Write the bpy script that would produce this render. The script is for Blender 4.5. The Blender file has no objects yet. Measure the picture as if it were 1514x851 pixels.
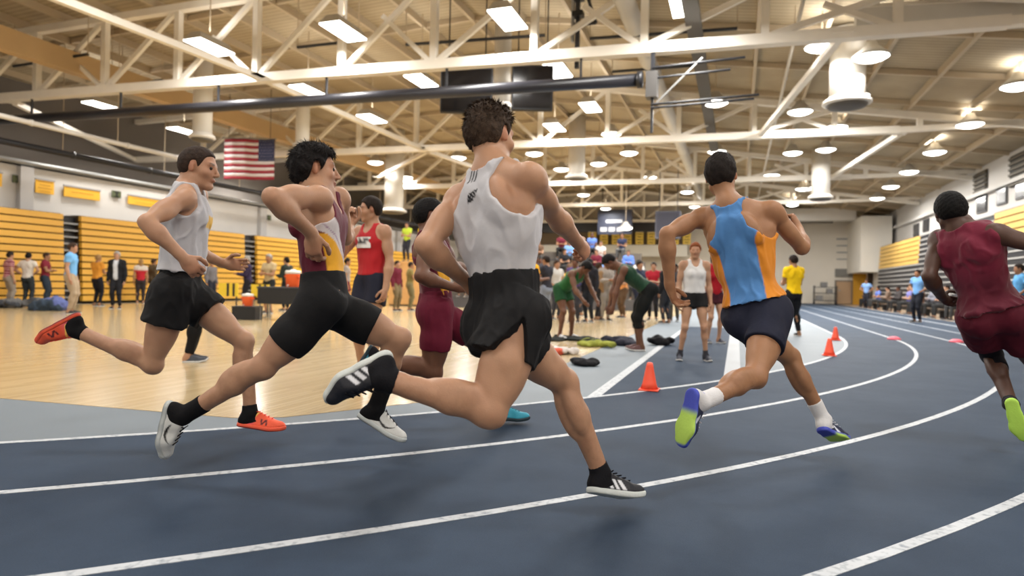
import bpy, bmesh, math, random
import numpy as np

# ------------------------------------------------------------------ camera, world, light
scn = bpy.context.scene
COL = scn.collection
TH = 0.335                 # yaw of the camera against the long axis of the hall
CAM_H = 0.97
FPX = 955.0                # focal length in pixels of a 1514 wide frame
ROLL = math.atan(0.0205)
AX, AY = 757.0, 421.0      # optical axis in the frame
_F = np.array([-math.sin(TH), math.cos(TH), 0.0])
_R0 = np.array([math.cos(TH), math.sin(TH), 0.0])
_U0 = np.array([0.0, 0.0, 1.0])
_R = _R0 * math.cos(ROLL) + _U0 * math.sin(ROLL)
_U = _U0 * math.cos(ROLL) - _R0 * math.sin(ROLL)
CAMP = np.array([0.0, 0.0, CAM_H])

cam_data = bpy.data.cameras.new('camera')
cam_data.sensor_width = 36.0
cam_data.lens = FPX / 1514.0 * 36.0
cam_data.shift_y = -(425.5 - AY) / 1514.0
cam_data.clip_start = 0.05
cam_data.clip_end = 300
cam = bpy.data.objects.new('camera', cam_data)
COL.objects.link(cam)
from mathutils import Matrix, Vector
cam.matrix_world = Matrix(((_R[0], _U[0], -_F[0], 0), (_R[1], _U[1], -_F[1], 0),
                           (_R[2], _U[2], -_F[2], CAM_H), (0, 0, 0, 1)))
scn.camera = cam
cam_data.dof.use_dof = True
cam_data.dof.focus_distance = 3.1
cam_data.dof.aperture_fstop = 1.8

world = bpy.data.worlds.new('world')
scn.world = world
world.use_nodes = True
bg = world.node_tree.nodes['Background']
bg.inputs['Color'].default_value = (1.0, 0.95, 0.88, 1)
bg.inputs['Strength'].default_value = 0.35

scn.view_settings.view_transform = 'Standard'
scn.view_settings.look = 'None'
scn.view_settings.gamma = 1.0
scn.view_settings.use_curve_mapping = False
scn.view_settings.exposure = -0.90
LAMP_E = 14.0              # emission of the lamp lenses
LAMP_W = 330.0             # watts of the area light inside each lamp


def ray(x, y):
    d = _F * FPX + _R * (x - AX) - _U * (y - AY)
    return d / FPX          # unit depth along the optical axis


def at(x, y, d):
    return CAMP + ray(x, y) * d


def gz(x, y, z=0.0):
    r = ray(x, y)
    return CAMP + r * ((z - CAM_H) / r[2])


def gx(x, y, a):
    r = ray(x, y)
    return CAMP + r * (a / r[0])


def gy(x, y, b):
    r = ray(x, y)
    return CAMP + r * (b / r[1])


# ------------------------------------------------------------------ materials
MATS = {}


def new_mat(name):
    m = bpy.data.materials.new(name)
    m.use_nodes = True
    return m, m.node_tree.nodes, m.node_tree.links, m.node_tree.nodes['Principled BSDF']


def mat(name, col, rough=0.6, metal=0.0, spec=0.5, noise=0.0, scale=6.0, bump=0.0, bscale=40.0, emit=0.0, stretch=None):
    if name in MATS:
        return MATS[name]
    m, N, Lk, P = new_mat(name)
    P.inputs['Roughness'].default_value = rough
    P.inputs['Metallic'].default_value = metal
    P.inputs['Specular IOR Level'].default_value = spec
    c = (*col, 1)
    P.inputs['Base Color'].default_value = c
    tc = N.new('ShaderNodeTexCoord')
    src = tc.outputs['Object']
    if stretch:
        mp = N.new('ShaderNodeMapping')
        mp.inputs['Scale'].default_value = stretch
        Lk.new(src, mp.inputs['Vector'])
        src = mp.outputs['Vector']
    if noise > 0:
        t = N.new('ShaderNodeTexNoise')
        t.inputs['Scale'].default_value = scale
        t.inputs['Detail'].default_value = 5
        Lk.new(src, t.inputs['Vector'])
        r = N.new('ShaderNodeValToRGB')
        r.color_ramp.elements[0].position = 0.3
        r.color_ramp.elements[1].position = 0.7
        r.color_ramp.elements[0].color = (*[max(0, v * (1 - noise)) for v in col], 1)
        r.color_ramp.elements[1].color = (*[min(1, v * (1 + noise)) for v in col], 1)
        Lk.new(t.outputs['Fac'], r.inputs['Fac'])
        Lk.new(r.outputs['Color'], P.inputs['Base Color'])
    if bump > 0:
        t2 = N.new('ShaderNodeTexNoise')
        t2.inputs['Scale'].default_value = bscale
        t2.inputs['Detail'].default_value = 4
        Lk.new(src, t2.inputs['Vector'])
        b = N.new('ShaderNodeBump')
        b.inputs['Strength'].default_value = bump
        b.inputs['Distance'].default_value = 0.01
        Lk.new(t2.outputs['Fac'], b.inputs['Height'])
        Lk.new(b.outputs['Normal'], P.inputs['Normal'])
    if emit > 0:
        P.inputs['Emission Color'].default_value = c
        P.inputs['Emission Strength'].default_value = emit
    MATS[name] = m
    return m


def vc_mat(name, rough=0.7, spec=0.4, bump=0.0, bscale=60.0, noise=0.06, nscale=12.0, sss=0.0, sheen=0.0):
    """material whose colour is the 'Col' attribute (cloth panels, skin, shoes) with fine variation"""
    if name in MATS:
        return MATS[name]
    m, N, Lk, P = new_mat(name)
    a = N.new('ShaderNodeAttribute')
    a.attribute_name = 'Col'
    tc = N.new('ShaderNodeTexCoord')
    t = N.new('ShaderNodeTexNoise')
    t.inputs['Scale'].default_value = nscale
    t.inputs['Detail'].default_value = 5
    Lk.new(tc.outputs['Object'], t.inputs['Vector'])
    mr = N.new('ShaderNodeMapRange')
    mr.inputs['From Min'].default_value = 0.25
    mr.inputs['From Max'].default_value = 0.75
    mr.inputs['To Min'].default_value = 1 - noise
    mr.inputs['To Max'].default_value = 1 + noise
    Lk.new(t.outputs['Fac'], mr.inputs['Value'])
    mx = N.new('ShaderNodeVectorMath')
    mx.operation = 'SCALE'
    Lk.new(a.outputs['Color'], mx.inputs[0])
    Lk.new(mr.outputs['Result'], mx.inputs['Scale'])
    Lk.new(mx.outputs['Vector'], P.inputs['Base Color'])
    P.inputs['Roughness'].default_value = rough
    P.inputs['Specular IOR Level'].default_value = spec
    if sss > 0:
        P.inputs['Subsurface Weight'].default_value = sss
        P.inputs['Subsurface Radius'].default_value = (0.012, 0.005, 0.003)
        P.inputs['Subsurface Scale'].default_value = 0.5
    if sheen > 0:
        P.inputs['Sheen Weight'].default_value = sheen
    if bump > 0:
        t2 = N.new('ShaderNodeTexNoise')
        t2.inputs['Scale'].default_value = bscale
        t2.inputs['Detail'].default_value = 6
        Lk.new(tc.outputs['Object'], t2.inputs['Vector'])
        b = N.new('ShaderNodeBump')
        b.inputs['Strength'].default_value = bump
        b.inputs['Distance'].default_value = 0.006
        Lk.new(t2.outputs['Fac'], b.inputs['Height'])
        Lk.new(b.outputs['Normal'], P.inputs['Normal'])
    MATS[name] = m
    return m


# ------------------------------------------------------------------ object helpers
def tag(o, label=None, cat=None, group=None, kind=None):
    if label:
        o['label'] = label
    if cat:
        o['category'] = cat
    if group:
        o['group'] = group
    if kind:
        o['kind'] = kind
    return o


def empty(name, loc, rz=0.0):
    o = bpy.data.objects.new(name, None)
    o.location = loc
    o.rotation_euler = (0, 0, rz)
    o.empty_display_size = 0.1
    COL.objects.link(o)
    return o


class MB:
    """collects boxes, bars, tubes and prisms; build() links them as one mesh object"""

    def __init__(s):
        s.v, s.f = [], []

    def quad_pts(s, pts):
        n = len(s.v)
        s.v += [tuple(p) for p in pts]
        s.f.append(tuple(range(n, n + len(pts))))
        return s

    def hexa(s, P):
        n = len(s.v)
        s.v += [tuple(p) for p in P]
        for q in ((0, 3, 2, 1), (4, 5, 6, 7), (0, 1, 5, 4), (1, 2, 6, 5), (2, 3, 7, 6), (3, 0, 4, 7)):
            s.f.append(tuple(n + i for i in q))
        return s

    def box(s, x0, x1, y0, y1, z0, z1):
        return s.hexa([(x0, y0, z0), (x1, y0, z0), (x1, y1, z0), (x0, y1, z0),
                       (x0, y0, z1), (x1, y0, z1), (x1, y1, z1), (x0, y1, z1)])

    def bar(s, p0, p1, w, h=None, up=(0, 0, 1)):
        h = h or w
        p0, p1, up = np.array(p0, float), np.array(p1, float), np.array(up, float)
        d = p1 - p0
        d /= np.linalg.norm(d)
        r = np.cross(d, up)
        if np.linalg.norm(r) < 1e-4:
            r = np.cross(d, (1, 0, 0))
        r /= np.linalg.norm(r)
        u = np.cross(r, d)
        c = [(-w / 2, -h / 2), (w / 2, -h / 2), (w / 2, h / 2), (-w / 2, h / 2)]
        return s.hexa([p0 + r * a + u * b for a, b in c] + [p1 + r * a + u * b for a, b in c])

    def tube(s, p0, p1, r0, r1=None, n=12, caps=True):
        r1 = r0 if r1 is None else r1
        p0, p1 = np.array(p0, float), np.array(p1, float)
        d = p1 - p0
        d /= np.linalg.norm(d)
        a = np.cross(d, (0, 0, 1) if abs(d[2]) < .95 else (1, 0, 0))
        a /= np.linalg.norm(a)
        b = np.cross(d, a)
        k = len(s.v)
        for p, r in ((p0, r0), (p1, r1)):
            for i in range(n):
                t = 2 * math.pi * i / n
                s.v.append(tuple(p + (a * math.cos(t) + b * math.sin(t)) * r))
        for i in range(n):
            j = (i + 1) % n
            s.f.append((k + i, k + j, k + n + j, k + n + i))
        if caps:
            s.f.append(tuple(k + i for i in range(n))[::-1])
            s.f.append(tuple(k + n + i for i in range(n)))
        return s

    def lathe(s, prof, c=(0, 0, 0), n=16):
        k = len(s.v)
        for (r, z) in prof:
            for i in range(n):
                t = 2 * math.pi * i / n
                s.v.append((c[0] + r * math.cos(t), c[1] + r * math.sin(t), c[2] + z))
        m = len(prof)
        for q in range(m - 1):
            for i in range(n):
                j = (i + 1) % n
                s.f.append((k + q * n + i, k + q * n + j, k + (q + 1) * n + j, k + (q + 1) * n + i))
        s.f.append(tuple(k + i for i in range(n))[::-1])
        s.f.append(tuple(k + (m - 1) * n + i for i in range(n)))
        return s

    def mesh(s, name, smooth=False):
        me = bpy.data.meshes.new(name)
        me.from_pydata(s.v, [], s.f)
        if smooth:
            me.polygons.foreach_set('use_smooth', [True] * len(me.polygons))
        me.update()
        return me

    def build(s, name, m, parent=None, smooth=False, loc=None, bevel=0.0):
        o = bpy.data.objects.new(name, s.mesh(name, smooth))
        o.data.materials.append(m)
        COL.objects.link(o)
        if loc is not None:
            o.location = loc
        if parent is not None:
            o.parent = parent
        if bevel > 0:
            b = o.modifiers.new('bevel', 'BEVEL')
            b.width = bevel
            b.segments = 2
        return o


def inst(me, name, m, parent=None, loc=(0, 0, 0), rz=0.0):
    o = bpy.data.objects.new(name, me)
    if not me.materials:
        me.materials.append(m)
    COL.objects.link(o)
    o.location = loc
    o.rotation_euler = (0, 0, rz)
    if parent is not None:
        o.parent = parent
    return o


def np_mesh(name, V, Q, m, parent=None, cols=None, smooth=True):
    """fast mesh object from numpy vertices and quads (already local to the parent)"""
    me = bpy.data.meshes.new(name)
    nv, nq = len(V), len(Q)
    me.vertices.add(nv)
    me.vertices.foreach_set('co', np.ascontiguousarray(V, np.float32).ravel())
    me.loops.add(nq * 4)
    me.loops.foreach_set('vertex_index', np.ascontiguousarray(Q, np.int32).ravel())
    me.polygons.add(nq)
    me.polygons.foreach_set('loop_start', np.arange(0, nq * 4, 4, dtype=np.int32))
    try:
        me.polygons.foreach_set('loop_total', np.full(nq, 4, np.int32))
    except Exception:
        pass
    me.update(calc_edges=True)
    if smooth:
        me.polygons.foreach_set('use_smooth', np.ones(nq, bool))
    if cols is not None:
        ca = me.color_attributes.new('Col', 'FLOAT_COLOR', 'POINT')
        c4 = np.ones((nv, 4), np.float32)
        c4[:, :3] = cols
        ca.data.foreach_set('color', c4.ravel())
    me.materials.append(m)
    o = bpy.data.objects.new(name, me)
    COL.objects.link(o)
    if parent is not None:
        o.parent = parent
    return o


# ------------------------------------------------------------------ the hall
def sc(r, g, b):
    f = lambda v: (v / 255 / 12.92) if v / 255 <= .04045 else ((v / 255 + .055) / 1.055) ** 2.4
    return (f(r), f(g), f(b))


XL, XR, YB, YE = -27.0, 10.2, -13.0, 56.0
RIDGE_X, RIDGE_Z, SLOPE = -8.0, 9.3, 0.145
CX = -9.16 * math.cos(TH) - 19.79 * math.sin(TH)
CY = -9.16 * math.sin(TH) + 19.79 * math.cos(TH)
R1, LANE = 17.25, 1.034


def roof_z(x):
    return RIDGE_Z - (SLOPE * (x - RIDGE_X) if x > RIDGE_X else .035 * (RIDGE_X - x))


def struct(name, mb, m, parent=None, smooth=False):
    o = mb.build(name, m, parent, smooth)
    if parent is None:
        o['kind'] = 'structure'
    return o


# --- materials of the shell
def wood_mat():
    m, N, Lk, P = new_mat('court_wood')
    tc = N.new('ShaderNodeTexCoord')
    mp = N.new('ShaderNodeMapping')
    mp.inputs['Rotation'].default_value = (0, 0, math.pi / 2)
    Lk.new(tc.outputs['Object'], mp.inputs['Vector'])
    br = N.new('ShaderNodeTexBrick')
    br.inputs['Scale'].default_value = 1.0
    br.inputs['Brick Width'].default_value = 1.6
    br.inputs['Row Height'].default_value = .06
    br.inputs['Mortar Size'].default_value = .0012
    br.inputs['Color1'].default_value = (*sc(197, 176, 135), 1)
    br.inputs['Color2'].default_value = (*sc(182, 159, 118), 1)
    br.inputs['Mortar'].default_value = (*sc(150, 108, 62), 1)
    br.inputs['Bias'].default_value = -.1
    Lk.new(mp.outputs['Vector'], br.inputs['Vector'])
    nz = N.new('ShaderNodeTexNoise')
    nz.inputs['Scale'].default_value = .7
    nz.inputs['Detail'].default_value = 6
    Lk.new(tc.outputs['Object'], nz.inputs['Vector'])
    mx = N.new('ShaderNodeMix')
    mx.data_type = 'RGBA'
    mx.blend_type = 'MULTIPLY'
    mx.inputs[0].default_value = .35
    Lk.new(br.outputs['Color'], mx.inputs[6])
    Lk.new(nz.outputs['Color'], mx.inputs[7])
    hs = N.new('ShaderNodeValToRGB')
    hs.color_ramp.elements[0].color = (.7, .7, .7, 1)
    Lk.new(nz.outputs['Fac'], hs.inputs['Fac'])
    Lk.new(hs.outputs['Color'], mx.inputs[7])
    Lk.new(mx.outputs[2], P.inputs['Base Color'])
    P.inputs['Roughness'].default_value = .22
    P.inputs['Specular IOR Level'].default_value = .55
    P.inputs['Coat Weight'].default_value = .25
    P.inputs['Coat Roughness'].default_value = .12
    return m


def track_mat():
    m, N, Lk, P = new_mat('track_rubber')
    tc = N.new('ShaderNodeTexCoord')
    n1 = N.new('ShaderNodeTexNoise')
    n1.inputs['Scale'].default_value = 1.3
    n1.inputs['Detail'].default_value = 7
    n1.inputs['Roughness'].default_value = .65
    Lk.new(tc.outputs['Object'], n1.inputs['Vector'])
    rp = N.new('ShaderNodeValToRGB')
    rp.color_ramp.elements[0].position = .3
    rp.color_ramp.elements[1].position = .72
    rp.color_ramp.elements[0].color = (*sc(42, 55, 72), 1)
    rp.color_ramp.elements[1].color = (*sc(56, 69, 86), 1)
    Lk.new(n1.outputs['Fac'], rp.inputs['Fac'])
    n2 = N.new('ShaderNodeTexNoise')
    n2.inputs['Scale'].default_value = 260
    n2.inputs['Detail'].default_value = 2
    Lk.new(tc.outputs['Object'], n2.inputs['Vector'])
    mr = N.new('ShaderNodeMapRange')
    mr.inputs['From Min'].default_value = .3
    mr.inputs['From Max'].default_value = .7
    mr.inputs['To Min'].default_value = .86
    mr.inputs['To Max'].default_value = 1.14
    Lk.new(n2.outputs['Fac'], mr.inputs['Value'])
    vs = N.new('ShaderNodeVectorMath')
    vs.operation = 'SCALE'
    Lk.new(rp.outputs['Color'], vs.inputs[0])
    Lk.new(mr.outputs['Result'], vs.inputs['Scale'])
    Lk.new(vs.outputs['Vector'], P.inputs['Base Color'])
    b = N.new('ShaderNodeBump')
    b.inputs['Strength'].default_value = .35
    b.inputs['Distance'].default_value = .004
    Lk.new(n2.outputs['Fac'], b.inputs['Height'])
    Lk.new(b.outputs['Normal'], P.inputs['Normal'])
    P.inputs['Roughness'].default_value = .66
    P.inputs['Specular IOR Level'].default_value = .08
    return m


def line_mat():
    m, N, Lk, P = new_mat('lane_paint')
    tc = N.new('ShaderNodeTexCoord')
    n2 = N.new('ShaderNodeTexNoise')
    n2.inputs['Scale'].default_value = 30
    n2.inputs['Detail'].default_value = 6
    Lk.new(tc.outputs['Object'], n2.inputs['Vector'])
    rp = N.new('ShaderNodeValToRGB')
    rp.color_ramp.elements[0].position = .30
    rp.color_ramp.elements[1].position = .5
    rp.color_ramp.elements[0].color = (*sc(128, 136, 146), 1)
    rp.color_ramp.elements[1].color = (*sc(182, 187, 192), 1)
    Lk.new(n2.outputs['Fac'], rp.inputs['Fac'])
    Lk.new(rp.outputs['Color'], P.inputs['Base Color'])
    P.inputs['Roughness'].default_value = .6
    return m


def deck_mat():
    m, N, Lk, P = new_mat('roof_deck')
    tc = N.new('ShaderNodeTexCoord')
    w = N.new('ShaderNodeTexWave')
    w.bands_direction = 'Y'
    w.inputs['Scale'].default_value = 1.6
    w.inputs['Distortion'].default_value = .3
    Lk.new(tc.outputs['Object'], w.inputs['Vector'])
    n1 = N.new('ShaderNodeTexNoise')
    n1.inputs['Scale'].default_value = .8
    n1.inputs['Detail'].default_value = 6
    Lk.new(tc.outputs['Object'], n1.inputs['Vector'])
    rp = N.new('ShaderNodeValToRGB')
    rp.color_ramp.elements[0].color = (*sc(152, 136, 110), 1)
    rp.color_ramp.elements[1].color = (*sc(200, 184, 154), 1)
    Lk.new(n1.outputs['Fac'], rp.inputs['Fac'])
    mx = N.new('ShaderNodeMix')
    mx.data_type = 'RGBA'
    mx.blend_type = 'MULTIPLY'
    mx.inputs[0].default_value = .22
    Lk.new(rp.outputs['Color'], mx.inputs[6])
    Lk.new(w.outputs['Color'], mx.inputs[7])
    Lk.new(mx.outputs[2], P.inputs['Base Color'])
    P.inputs['Roughness'].default_value = .8
    return m


M_WOOD, M_TRACK, M_LINE, M_DECK = wood_mat(), track_mat(), line_mat(), deck_mat()
M_GREY = mat('apron_grey', sc(101, 112, 121), .6, noise=.06, scale=1.5, bump=.2, bscale=200)
M_TAN = mat('floor_tan', sc(168, 146, 120), .5, noise=.10, scale=1.2)
M_WALL = mat('wall_white', sc(206, 203, 198), .8, noise=.04, scale=.6)
M_WALL2 = mat('wall_beige', sc(222, 215, 202), .8, noise=.05, scale=.5)
M_WALLG = mat('wall_grey', sc(120, 114, 108), .85, noise=.06, scale=.8)
M_STEEL = mat('steel_cream', sc(238, 232, 220), .5, noise=.04, scale=2)
M_DARK = mat('dark_metal', sc(36, 37, 42), .45, noise=.1, scale=5)
M_BLACK = mat('black_plastic', sc(20, 21, 24), .5)
M_YEL = mat('bleacher_yellow', sc(222, 170, 62), .45, noise=.05, scale=2, stretch=(1, .1, 1))
M_YEL2 = mat('bleacher_tan', sc(214, 174, 92), .5, noise=.06, scale=2, stretch=(1, .1, 1))
M_DUCT = mat('duct_white', sc(214, 210, 202), .5, noise=.03, scale=2)
M_GALV = mat('grey_metal', sc(150, 150, 148), .4, metal=.3, noise=.06, scale=4)

# --- floor, apron, court, track
struct('floor', MB().box(XL, XR, YB, YE, -.2, 0), M_TAN)


def ring(r0, r1, z, y_end=YE - .2, a0=-math.pi, n=110, z0=0.0):
    """band between two radii round the bend, running on into the straight on the right"""
    pts = []
    for i in range(n + 1):
        t = a0 + (0 - a0) * i / n
        pts.append((math.cos(t), math.sin(t)))
    mb = MB()
    inn = [(CX + r0 * c, CY + r0 * s) for c, s in pts] + [(CX + r0, y_end)]
    out = [(CX + r1 * c, CY + r1 * s) for c, s in pts] + [(CX + r1, y_end)]
    for i in range(len(inn) - 1):
        a, b, c, d = inn[i], inn[i + 1], out[i + 1], out[i]
        mb.hexa([(*a, z0), (*d, z0), (*c, z0), (*b, z0), (*a, z), (*d, z), (*c, z), (*b, z)])
    return mb


A0 = -math.pi * .93
tr = struct('floor_track', ring(R1 - .02, R1 + 4 * LANE + .9, .004, a0=A0), M_TRACK)
for i in range(5):
    wl = .026 if i < 4 else .05
    ring(R1 + i * LANE - wl, R1 + i * LANE + wl, .0062, a0=A0, z0=.004).build('lane_line', M_LINE, tr)
mb = MB()
npt = 60
poly = [(CX + (R1 - .02) * math.cos(A0 + (0 - A0) * i / npt), CY + (R1 - .02) * math.sin(A0 + (0 - A0) * i / npt)) for i in range(npt + 1)]
poly += [(CX + R1 - .02, YE - .2), (-23.0, YE - .2), (-23.0, poly[0][1] if poly[0][1] > 0 else 8.0)]
poly = [p for p in poly if p[0] > -23.0 or p[1] > 7]
n = len(poly)
mb.v = [(x, y, .0) for x, y in poly] + [(x, y, .003) for x, y in poly]
mb.f = [tuple(range(n))[::-1], tuple(range(n, 2 * n))] + [(i, (i + 1) % n, n + (i + 1) % n, n + i) for i in range(n)]
struct('floor_apron', mb, M_GREY)
poly = [(-2.0, YE - .3), (-21.4, YE - .3), (-21.4, 2.2), (-3.3, 3.62), (-3.0, 3.78), (-2.15, 5.1), (-2.0, 5.6)]
n = len(poly)
mb = MB()
mb.v = [(x, y, .003) for x, y in poly] + [(x, y, .006) for x, y in poly]
mb.f = [tuple(range(n))[::-1], tuple(range(n, 2 * n))] + [(i, (i + 1) % n, n + (i + 1) % n, n + i) for i in range(n)]
struct('floor_court', mb, M_WOOD)
yl = lambda x: CY - math.sqrt((R1 - .02) ** 2 - (x - CX) ** 2)
rw = struct('floor_runway', MB().hexa([(-1.16, yl(-1.16), .003), (-.05, yl(-.05), .003), (-.05, 17, .003), (-1.16, 17, .003),
                                       (-1.16, yl(-1.16), .005), (-.05, yl(-.05), .005), (-.05, 17, .005), (-1.16, 17, .005)]), M_TRACK)
for x0, x1, m in ((-1.22, -1.12, M_LINE), (-.12, .06, mat('worn_line', sc(160, 165, 170), .6))):
    MB().hexa([(x0, yl(x0), .004), (x1, yl(x1), .004), (x1, 17, .004), (x0, 17, .004), (x0, yl(x0), .0068), (x1, yl(x1), .0068), (x1, 17, .0068), (x0, 17, .0068)]).build('runway_line', m, rw)

# --- roof deck, purlins, walls
mb = MB()
for x0, x1 in ((XL, RIDGE_X), (RIDGE_X, XR)):
    mb.hexa([(x0, YB, roof_z(x0)), (x1, YB, roof_z(x1)), (x1, YE, roof_z(x1)), (x0, YE, roof_z(x0)),
             (x0, YB, roof_z(x0) + .2), (x1, YB, roof_z(x1) + .2), (x1, YE, roof_z(x1) + .2), (x0, YE, roof_z(x0) + .2)])
ceil = struct('ceiling', mb, M_DECK)
M_PUR = mat('purlin_tan', sc(190, 174, 148), .7)
x = XL + 1.0
while x < XR - .4:
    MB().box(x - .05, x + .05, YB + .05, YE - .05, roof_z(x) - .22, roof_z(x) + .0).build('purlin', M_PUR, ceil)
    x += 1.65
for y in np.arange(YB + 4, YE, 3.05):
    for x0, x1 in ((XL + .1, RIDGE_X), (RIDGE_X, XR - .1)):
        MB().bar((x0, y, roof_z(x0) - .09), (x1, y, roof_z(x1) - .09), .09, .16).build('rafter', M_PUR, ceil)

wl = struct('wall_left', MB().box(-23.5, -23.1, YB, YE, 0, 4.75).box(XL, -23.1, YB, YE, 4.67, 4.75), M_WALL)
struct('wall_left_upper', MB().box(XL - .3, XL, YB, YE, 0, 9.2), M_WALLG)
struct('wall_right', MB().box(XR, XR + .3, YB, YE, 0, 7.2), M_WALL)
struct('wall_end', MB().box(XL, XR, YE, YE + .3, 0, 9.6), M_WALL2)
struct('wall_back', MB().box(XL, XR, YB - .3, YB, 0, 9.6), M_WALL2)
struct('trim_1', MB().tube((-23.02, YB + .1, 4.80), (-23.02, YE - .1, 4.80), .09, n=10), M_GALV, smooth=True)
for y in (gx(40, 292, -22.9)[1], 27.0, 41.0):
    MB().box(-23.1, -22.9, y - .22, y + .22, 0, 4.65).build('pilaster', mat('pilaster_grey', sc(186, 184, 182), .8), wl)


def wall_panel(name, label, cat, m, x0, y0, x1, y1, plane, val, th=.05, group=None):
    """flat thing on a wall from two image corners: plane 'x' (side walls) or 'y' (end wall)"""
    f = gx if plane == 'x' else gy
    a, b = f(x0, y0, val), f(x1, y1, val)
    c = np.array([(a[0] + b[0]) / 2, (a[1] + b[1]) / 2, min(a[2], b[2])])
    w, h = abs((b - a)[1 if plane == 'x' else 0]), abs(a[2] - b[2])
    mb = MB()
    if plane == 'x':
        s = 1 if val < 0 else -1
        mb.box(-th if s < 0 else 0, 0 if s < 0 else th, -w / 2, w / 2, 0, h)
    else:
        mb.box(-w / 2, w / 2, -th, 0, 0, h)
    o = mb.build(name, m, None, bevel=.006)
    o.location = Vector(c)
    if label:
        tag(o, label, cat, group)
    return o, w, h


def wall_banner(label, x0, y0, x1, y1, plane, val, cloth, ink, rows, group):
    """a banner: cloth part with dark lines of lettering too far to read"""
    f = gx if plane == 'x' else gy
    a, b = f(x0, y0, val), f(x1, y1, val)
    w, h = abs((b - a)[1 if plane == 'x' else 0]), abs(a[2] - b[2])
    root = empty('wall_banner', Vector(((a[0] + b[0]) / 2, (a[1] + b[1]) / 2, min(a[2], b[2]))), (math.pi / 2 if plane == 'x' else 0.0))
    if plane == 'x' and val > 0:
        root.rotation_euler.z = -math.pi / 2
    tag(root, label, 'banner', group)
    MB().box(-w / 2, w / 2, -.03, 0, 0, h).build('cloth', cloth, root)
    MB().box(-w / 2 - .02, w / 2 + .02, -.05, 0, h - .02, h + .03).build('hanging_rod', M_GALV, root)
    for k in range(rows):
        zz = h * (k + .7) / (rows + .4)
        ww = w * (.38 if k % 2 else .30)
        MB().box(-ww, ww, -.034, -.03, zz - h * .035, zz + h * .035).build('lettering', ink, root)
    return root


M_BAN = mat('banner_yellow', sc(232, 178, 52), .7, noise=.04, scale=3)
M_INK = mat('banner_ink', sc(196, 140, 40), .7)
for lab, (x0, y0, x1, y1), rows in (('yellow wall banner nearest the left edge, above the bleachers', (-22, 252, 2, 276), 2),
                                    ('short yellow wall banner with striped lettering above the left bleachers', (52, 264, 79, 288), 4),
                                    ('plain wide yellow wall banner above the bleacher aisle', (94, 274, 147, 297), 1),
                                    ('yellow wall banner just behind the leftmost runner', (189, 288, 238, 308), 2)):
    wall_banner(lab, x0, y0, x1, y1, 'x', -23.04, M_BAN, M_INK, rows, 'yellow banners on the left wall')
M_SIGN = mat('sign_green', sc(84, 92, 62), .7, noise=.1, scale=8)
M_SIGND = mat('sign_dark', sc(40, 44, 36), .7)
for lab, (x0, y0, x1, y1) in (('small dark green square sign on the left wall by the corner', (18, 258, 36, 272)),
                              ('small dark green square sign between two yellow banners', (165, 281, 178, 293)),
                              ('small grey square sign on the left wall above the far bleachers', (386, 316, 400, 326))):
    o, w, h = wall_panel('wall_sign', lab, 'sign', M_SIGN, x0, y0, x1, y1, 'x', -23.06, .04, 'small signs on the left wall')
    MB().box(.04, .046, -w * .12, w * .12, h * .1, h * .9).build('figure', M_SIGND, o)
    MB().box(.04, .046, -w * .3, w * .3, h * .72, h * .88).build('figure', M_SIGND, o)
    MB().box(.04, .046, -w * .3, w * .3, h * .1, h * .24).build('figure', M_SIGND, o)

# --- folded bleachers on the left
BX = -21.6
NR, TOPZ = 13, 3.12
pit = (TOPZ - .10) / NR


def bleacher_root(name, label, loc):
    r = empty(name, loc)
    tag(r, label, 'bleachers')
    return r


gaps = [(gx(98, 345, BX)[1], gx(124, 345, BX)[1]), (gx(365, 370, BX)[1], gx(383, 372, BX)[1])]
secs = [(2.6, gaps[0][0], 'yellow folded bleacher bank at the far left of the hall'),
        (gaps[0][1], gaps[1][0], 'long yellow folded bleacher bank behind the leftmost runner'),
        (gaps[1][1], 46.0, 'far yellow folded bleacher bank past the second dark aisle')]
for y0, y1, lab in secs:
    rt = bleacher_root('folded_bleachers', lab, (BX, (y0 + y1) / 2, 0))
    hl = (y1 - y0) / 2
    MB().box(-1.4, -.29, -hl, hl, 0, TOPZ - .02).build('frame', mat('bleacher_frame', sc(60, 44, 22), .7), rt)
    pl = None
    for k in range(NR):
        z = .10 + k * pit
        if pl is None:
            pl = MB().box(-.14, 0, -hl + .01, hl - .01, 0, pit * .80).mesh('plank')
        inst(pl, 'plank', M_YEL, rt, (-.012 * k, 0, z))
for (y0, y1), lab in zip(gaps, ('dark stepped aisle between the near yellow bleacher banks', 'dark stepped aisle between the far yellow bleacher banks')):
    rt = bleacher_root('bleacher_aisle', lab, (BX, (y0 + y1) / 2, 0))
    rt['category'] = 'aisle'
    hl = (y1 - y0) / 2 - .01
    MB().box(-1.3, -.42, -hl, hl, 0, TOPZ - .1).build('frame', M_BLACK, rt)
    st = None
    for k in range(NR - 1):
        st = st or MB().box(-.42, -.22, -hl + .03, hl - .03, 0, .05).mesh('step')
        inst(st, 'step', M_GALV, rt, (0, 0, .2 + k * pit))

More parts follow.
